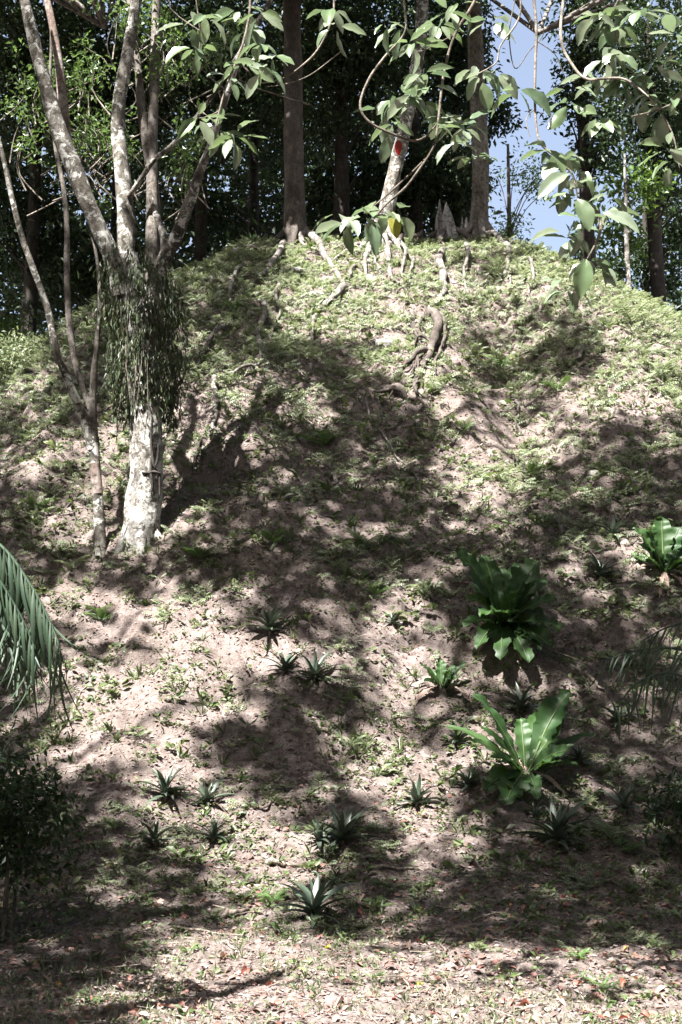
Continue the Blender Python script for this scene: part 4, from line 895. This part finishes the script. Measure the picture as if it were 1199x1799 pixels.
# feathery ground ferns, thick on the upper and right slope
P, N = scatter(42000, y0=9, y1=30.5, pw=.1); px, py = proj(P); gm = green_map(px, py)
nz = (fbm(P[:, 0]*2.6, P[:, 1]*2.6, 3, 61)-.5)*2.2+.5; k = nz < (gm-.5)*1.5+.18+.30*np.clip((P[:, 1]-18)/4, 0, 1); P, N = P[k], N[k]
tp = feather_frond(3, 1, .42, .7, 1.2, 6); tv = np.concatenate(tp.v[2:]); tf = np.concatenate([f-tp.v[0].shape[0]-tp.v[1].shape[0] for f in tp.f[2:]])
tv = tv.copy(); 
a = Acc(); kk = 3; O = np.repeat(P, kk, 0); az = rng.uniform(0, 2*PI, len(O)); D = np.stack([np.cos(az), np.sin(az), rng.normal(.0, .2, len(O))], -1)
sc_ = rng.uniform(.09, .28, len(O))*np.interp(O[:, 1], [9, 15, 20], [.55, .75, 1]); inst(a, (tv, tf), O, D, np.repeat(N, kk, 0), sc_, sc_)
solo('fern_cover', a, M['palefern'], 'feathery low ferns carpeting the upper slope', 'ferns', kind='stuff')
print('weeds', len(Pw), 'ferns', len(P))
# leaf litter
P, N = scatter(120000, pw=1.2); a = Acc(); az = rng.uniform(0, 2*PI, len(P)); D = np.stack([np.cos(az), np.sin(az), rng.normal(.05, .25, len(P))], -1)
D = D - N*(D*N).sum(1)[:, None]*.8; s = rng.uniform(.02, .062, len(P))*np.interp(P[:, 1], [6, 12, 28], [.8, 1, 1.5])
inst(a, L2, P+N*.010, D, N+rdir(len(P))*.85, s, s*.5)
solo('leaf_litter', a, M['litter'], 'dry brown leaf litter strewn over ground and slope', 'leaf litter', kind='stuff')
P, N = scatter(5200, y0=5.6, y1=12.5, pw=1.5); a = Acc(); az = rng.uniform(0, 2*PI, len(P)); D = np.stack([np.cos(az), np.sin(az), rng.normal(.1, .2, len(P))], -1)
s = rng.uniform(.03, .085, len(P)); inst(a, L4, P+N*.012, D, N+rdir(len(P))*.7, s, s*.5)
solo('red_leaf_litter', a, M['litter_red'], 'reddish fallen leaves scattered over the level foreground', 'leaf litter', kind='stuff')
# crumbs of soil
P, N = scatter(30000, pw=1.4); a = Acc(); v = np.array([[.5, 0, 0], [0, .5, 0], [-.5, 0, .1], [0, -.5, 0], [0, 0, .45]]); f = np.array([[0, 1, 4], [1, 2, 4], [2, 3, 4], [3, 0, 4]])
s = rng.uniform(.012, .04, len(P))*np.interp(P[:, 1], [6, 28], [.7, 1.6]); az = rng.uniform(0, 2*PI, len(P)); D = np.stack([np.cos(az), np.sin(az), 0*az], -1)
inst(a, (v, f), P-N*.004, D, N+rdir(len(P))*.3, s, s*rng.uniform(.6, 1.3, len(P))); solo('soil_crumbs', a, M['soil'], 'crumbs and small clods of dry soil', 'soil', kind='stuff')
# twigs lying about
P, N = scatter(5200, pw=1.2); a = Acc(); az = rng.uniform(0, 2*PI, len(P)); D = np.stack([np.cos(az), np.sin(az), np.zeros(len(P))], -1); D = norm(D - N*(D*N).sum(1)[:, None])
tv = np.array([[-.5, 0, 0], [.5, 0, 0], [0, 0, 1], [-.35, 1, 0], [.35, 1, 0], [0, 1, .7]]); tf = np.array([[0, 1, 4, 3], [1, 2, 5, 4], [2, 0, 3, 5]])
s = rng.uniform(.08, .35, len(P)); S_ = norm(np.cross(D, N)); O = P+N*.012; th = rng.uniform(.003, .007, len(P))
Pt = O[:, None]+tv[None, :, 0, None]*(S_*th[:, None])[:, None]+tv[None, :, 1, None]*(D*s[:, None])[:, None]+tv[None, :, 2, None]*(N*th[:, None])[:, None]
a.add(Pt.reshape(-1, 3), (tf[None]+(np.arange(len(P))*6)[:, None, None]).reshape(-1, 4))
solo('twig_litter', a, M['stick'], 'thin dead twigs littering the slope and ground', 'twigs', kind='stuff')
# foreground grass
P, N = scatter(26000, -4, 4, 5.6, 9.5, 1.2); k = (fbm(P[:, 0]*1.3, P[:, 1]*1.6, 3, 71) < .47-.06*(P[:, 1]-7.3)) & (rng.random(len(P)) < .6); P, N = P[k], N[k]
a = Acc(); D = rdir(len(P), 1.3); s = rng.uniform(.02, .065, len(P)); inst(a, L2, P, D, rdir(len(P)), s, np.full(len(P), .006))
solo('grass', a, M['palefern'], 'sparse short grass in the sunlit foreground', 'grass', kind='stuff')

# tufts of thin grass over the slope
P, N = scatter(5200, pw=.6); px, py = proj(P); k = fbm(P[:, 0]*2, P[:, 1]*2, 3, 91) < .36+.2*green_map(px, py); P = np.repeat(P[k], 9, 0)
a = Acc(); D = rdir(len(P), .9); s = rng.uniform(.06, .2, len(P))*np.interp(P[:, 1], [6, 9, 13], [.35, .5, 1]); inst(a, L2, P, D, rdir(len(P)), s, s*.07); solo('grass_tufts', a, M['weed'], 'thin grass tufts scattered over the slope', 'grass', kind='stuff')
# single fallen leaves in the foreground
random.seed(4)
DLs = {k: [leaf_mesh('fallen_leaf', 'dead_leaf_'+k, 1, .5+.08*j, .3+.3*j, .5+.5*j, 20+j, .04) for j in range(3)] for k in ('red', 'orange', 'pale', 'yellow')}
for k in range(210):
    kind = random.choices(['red', 'pale', 'orange', 'yellow'], [2, 7, .25, .3])[0]
    px_, py_ = random.uniform(0, 1199), 1799-260*random.random()**1.4
    if kind == 'red' and random.random() < .6: px_ = random.uniform(600, 1199)
    B = hit(px_, py_); az = random.uniform(0, 6.28); s = random.uniform(.04, .075)
    o = bpy.data.objects.new('fallen_leaf', random.choice(DLs[kind])); col.objects.link(o)
    o.location = (B[0], B[1], B[2]+.02); o.rotation_euler = (random.uniform(-.4, .4), random.uniform(-.5, .5), az); o.scale = (s, s, s)
    tag(o, {'red': 'curled rust-red fallen leaf lying on the foreground ground', 'pale': 'curled pale brown fallen leaf lying on the foreground ground',
            'orange': 'bright orange fallen leaf lying on the foreground ground', 'yellow': 'yellow-green fallen leaf lying on the foreground ground'}[kind], 'leaf', kind.replace('red', 'rust-red').replace('pale', 'pale brown')+' fallen leaves on the foreground')
# seedlings
random.seed(9)
SDm = []
for j in range(4):
    a = Acc(); g = np.random.default_rng(80+j); rosettes(a, np.zeros((1, 3)), np.array([[0, 0, 1.]]), 9+2*j, np.array([.5]), g=g, hgt=.6, el=.4); SDm.append(a.mesh('seedling', M['weed']))
for k in range(90):
    px_, py_ = random.uniform(20, 1180), random.uniform(950, 1600); B = hit(px_, py_)
    o = bpy.data.objects.new('seedling', random.choice(SDm)); col.objects.link(o); s = random.uniform(.08, .18)
    o.location = tuple(B); o.rotation_euler = (0, 0, random.uniform(0, 6.28)); o.scale = (s, s, s)
    tag(o, 'small bright green seedling growing from the soil of the lower slope', 'seedling', 'green seedlings dotted over the lower slope')
# fallen sticks and small logs one can pick out
for lb, pl, w in [('short thick log lying at the edge of the lit foreground', [(385, 1615), (410, 1612), (438, 1606)], 17),
                  ('broken log piece lying left of the twin rosettes', [(470, 1520), (500, 1525), (525, 1530)], 12),
                  ('long thin stick lying across the dim left foreground', [(300, 1640), (360, 1645), (440, 1650)], 6),
                  ('pale stick lying in shade at the right foreground', [(1050, 1650), (1090, 1652), (1140, 1645)], 7),
                  ('upright broken twig standing in the right foreground', [(775, 1690), (778, 1665), (776, 1640)], 5),
                  ('thin stick slanting over the foreground near the right', [(880, 1799), (900, 1785), (935, 1770)], 6),
                  ('bare stick on the slope below the bushy nest fern', [(1030, 1185), (1045, 1205), (1065, 1222)], 9),
                  ('thin pale stick lying under the bright nest fern', [(990, 1140), (1010, 1130), (1020, 1125)], 6),
                  ('slender stick lying on soil beside the left pair of rosettes', [(440, 1425), (480, 1420), (510, 1408)], 5),
                  ('pale stick in the shade at the centre foot of the slope', [(660, 1530), (700, 1535), (745, 1533)], 8),
                  ('curved stick lying on the left slope under the palm', [(120, 1280), (135, 1240), (160, 1200)], 6),
                  ('fallen branch lying in the dim right foreground', [(830, 1620), (870, 1610), (930, 1612)], 6)]:
    root(lb, pl, [w, w, w*.7], 'stick', 'fallen_stick' if 'log' not in lb else 'log', 'stick' if 'log' not in lb else 'log', .9, 7, 0)
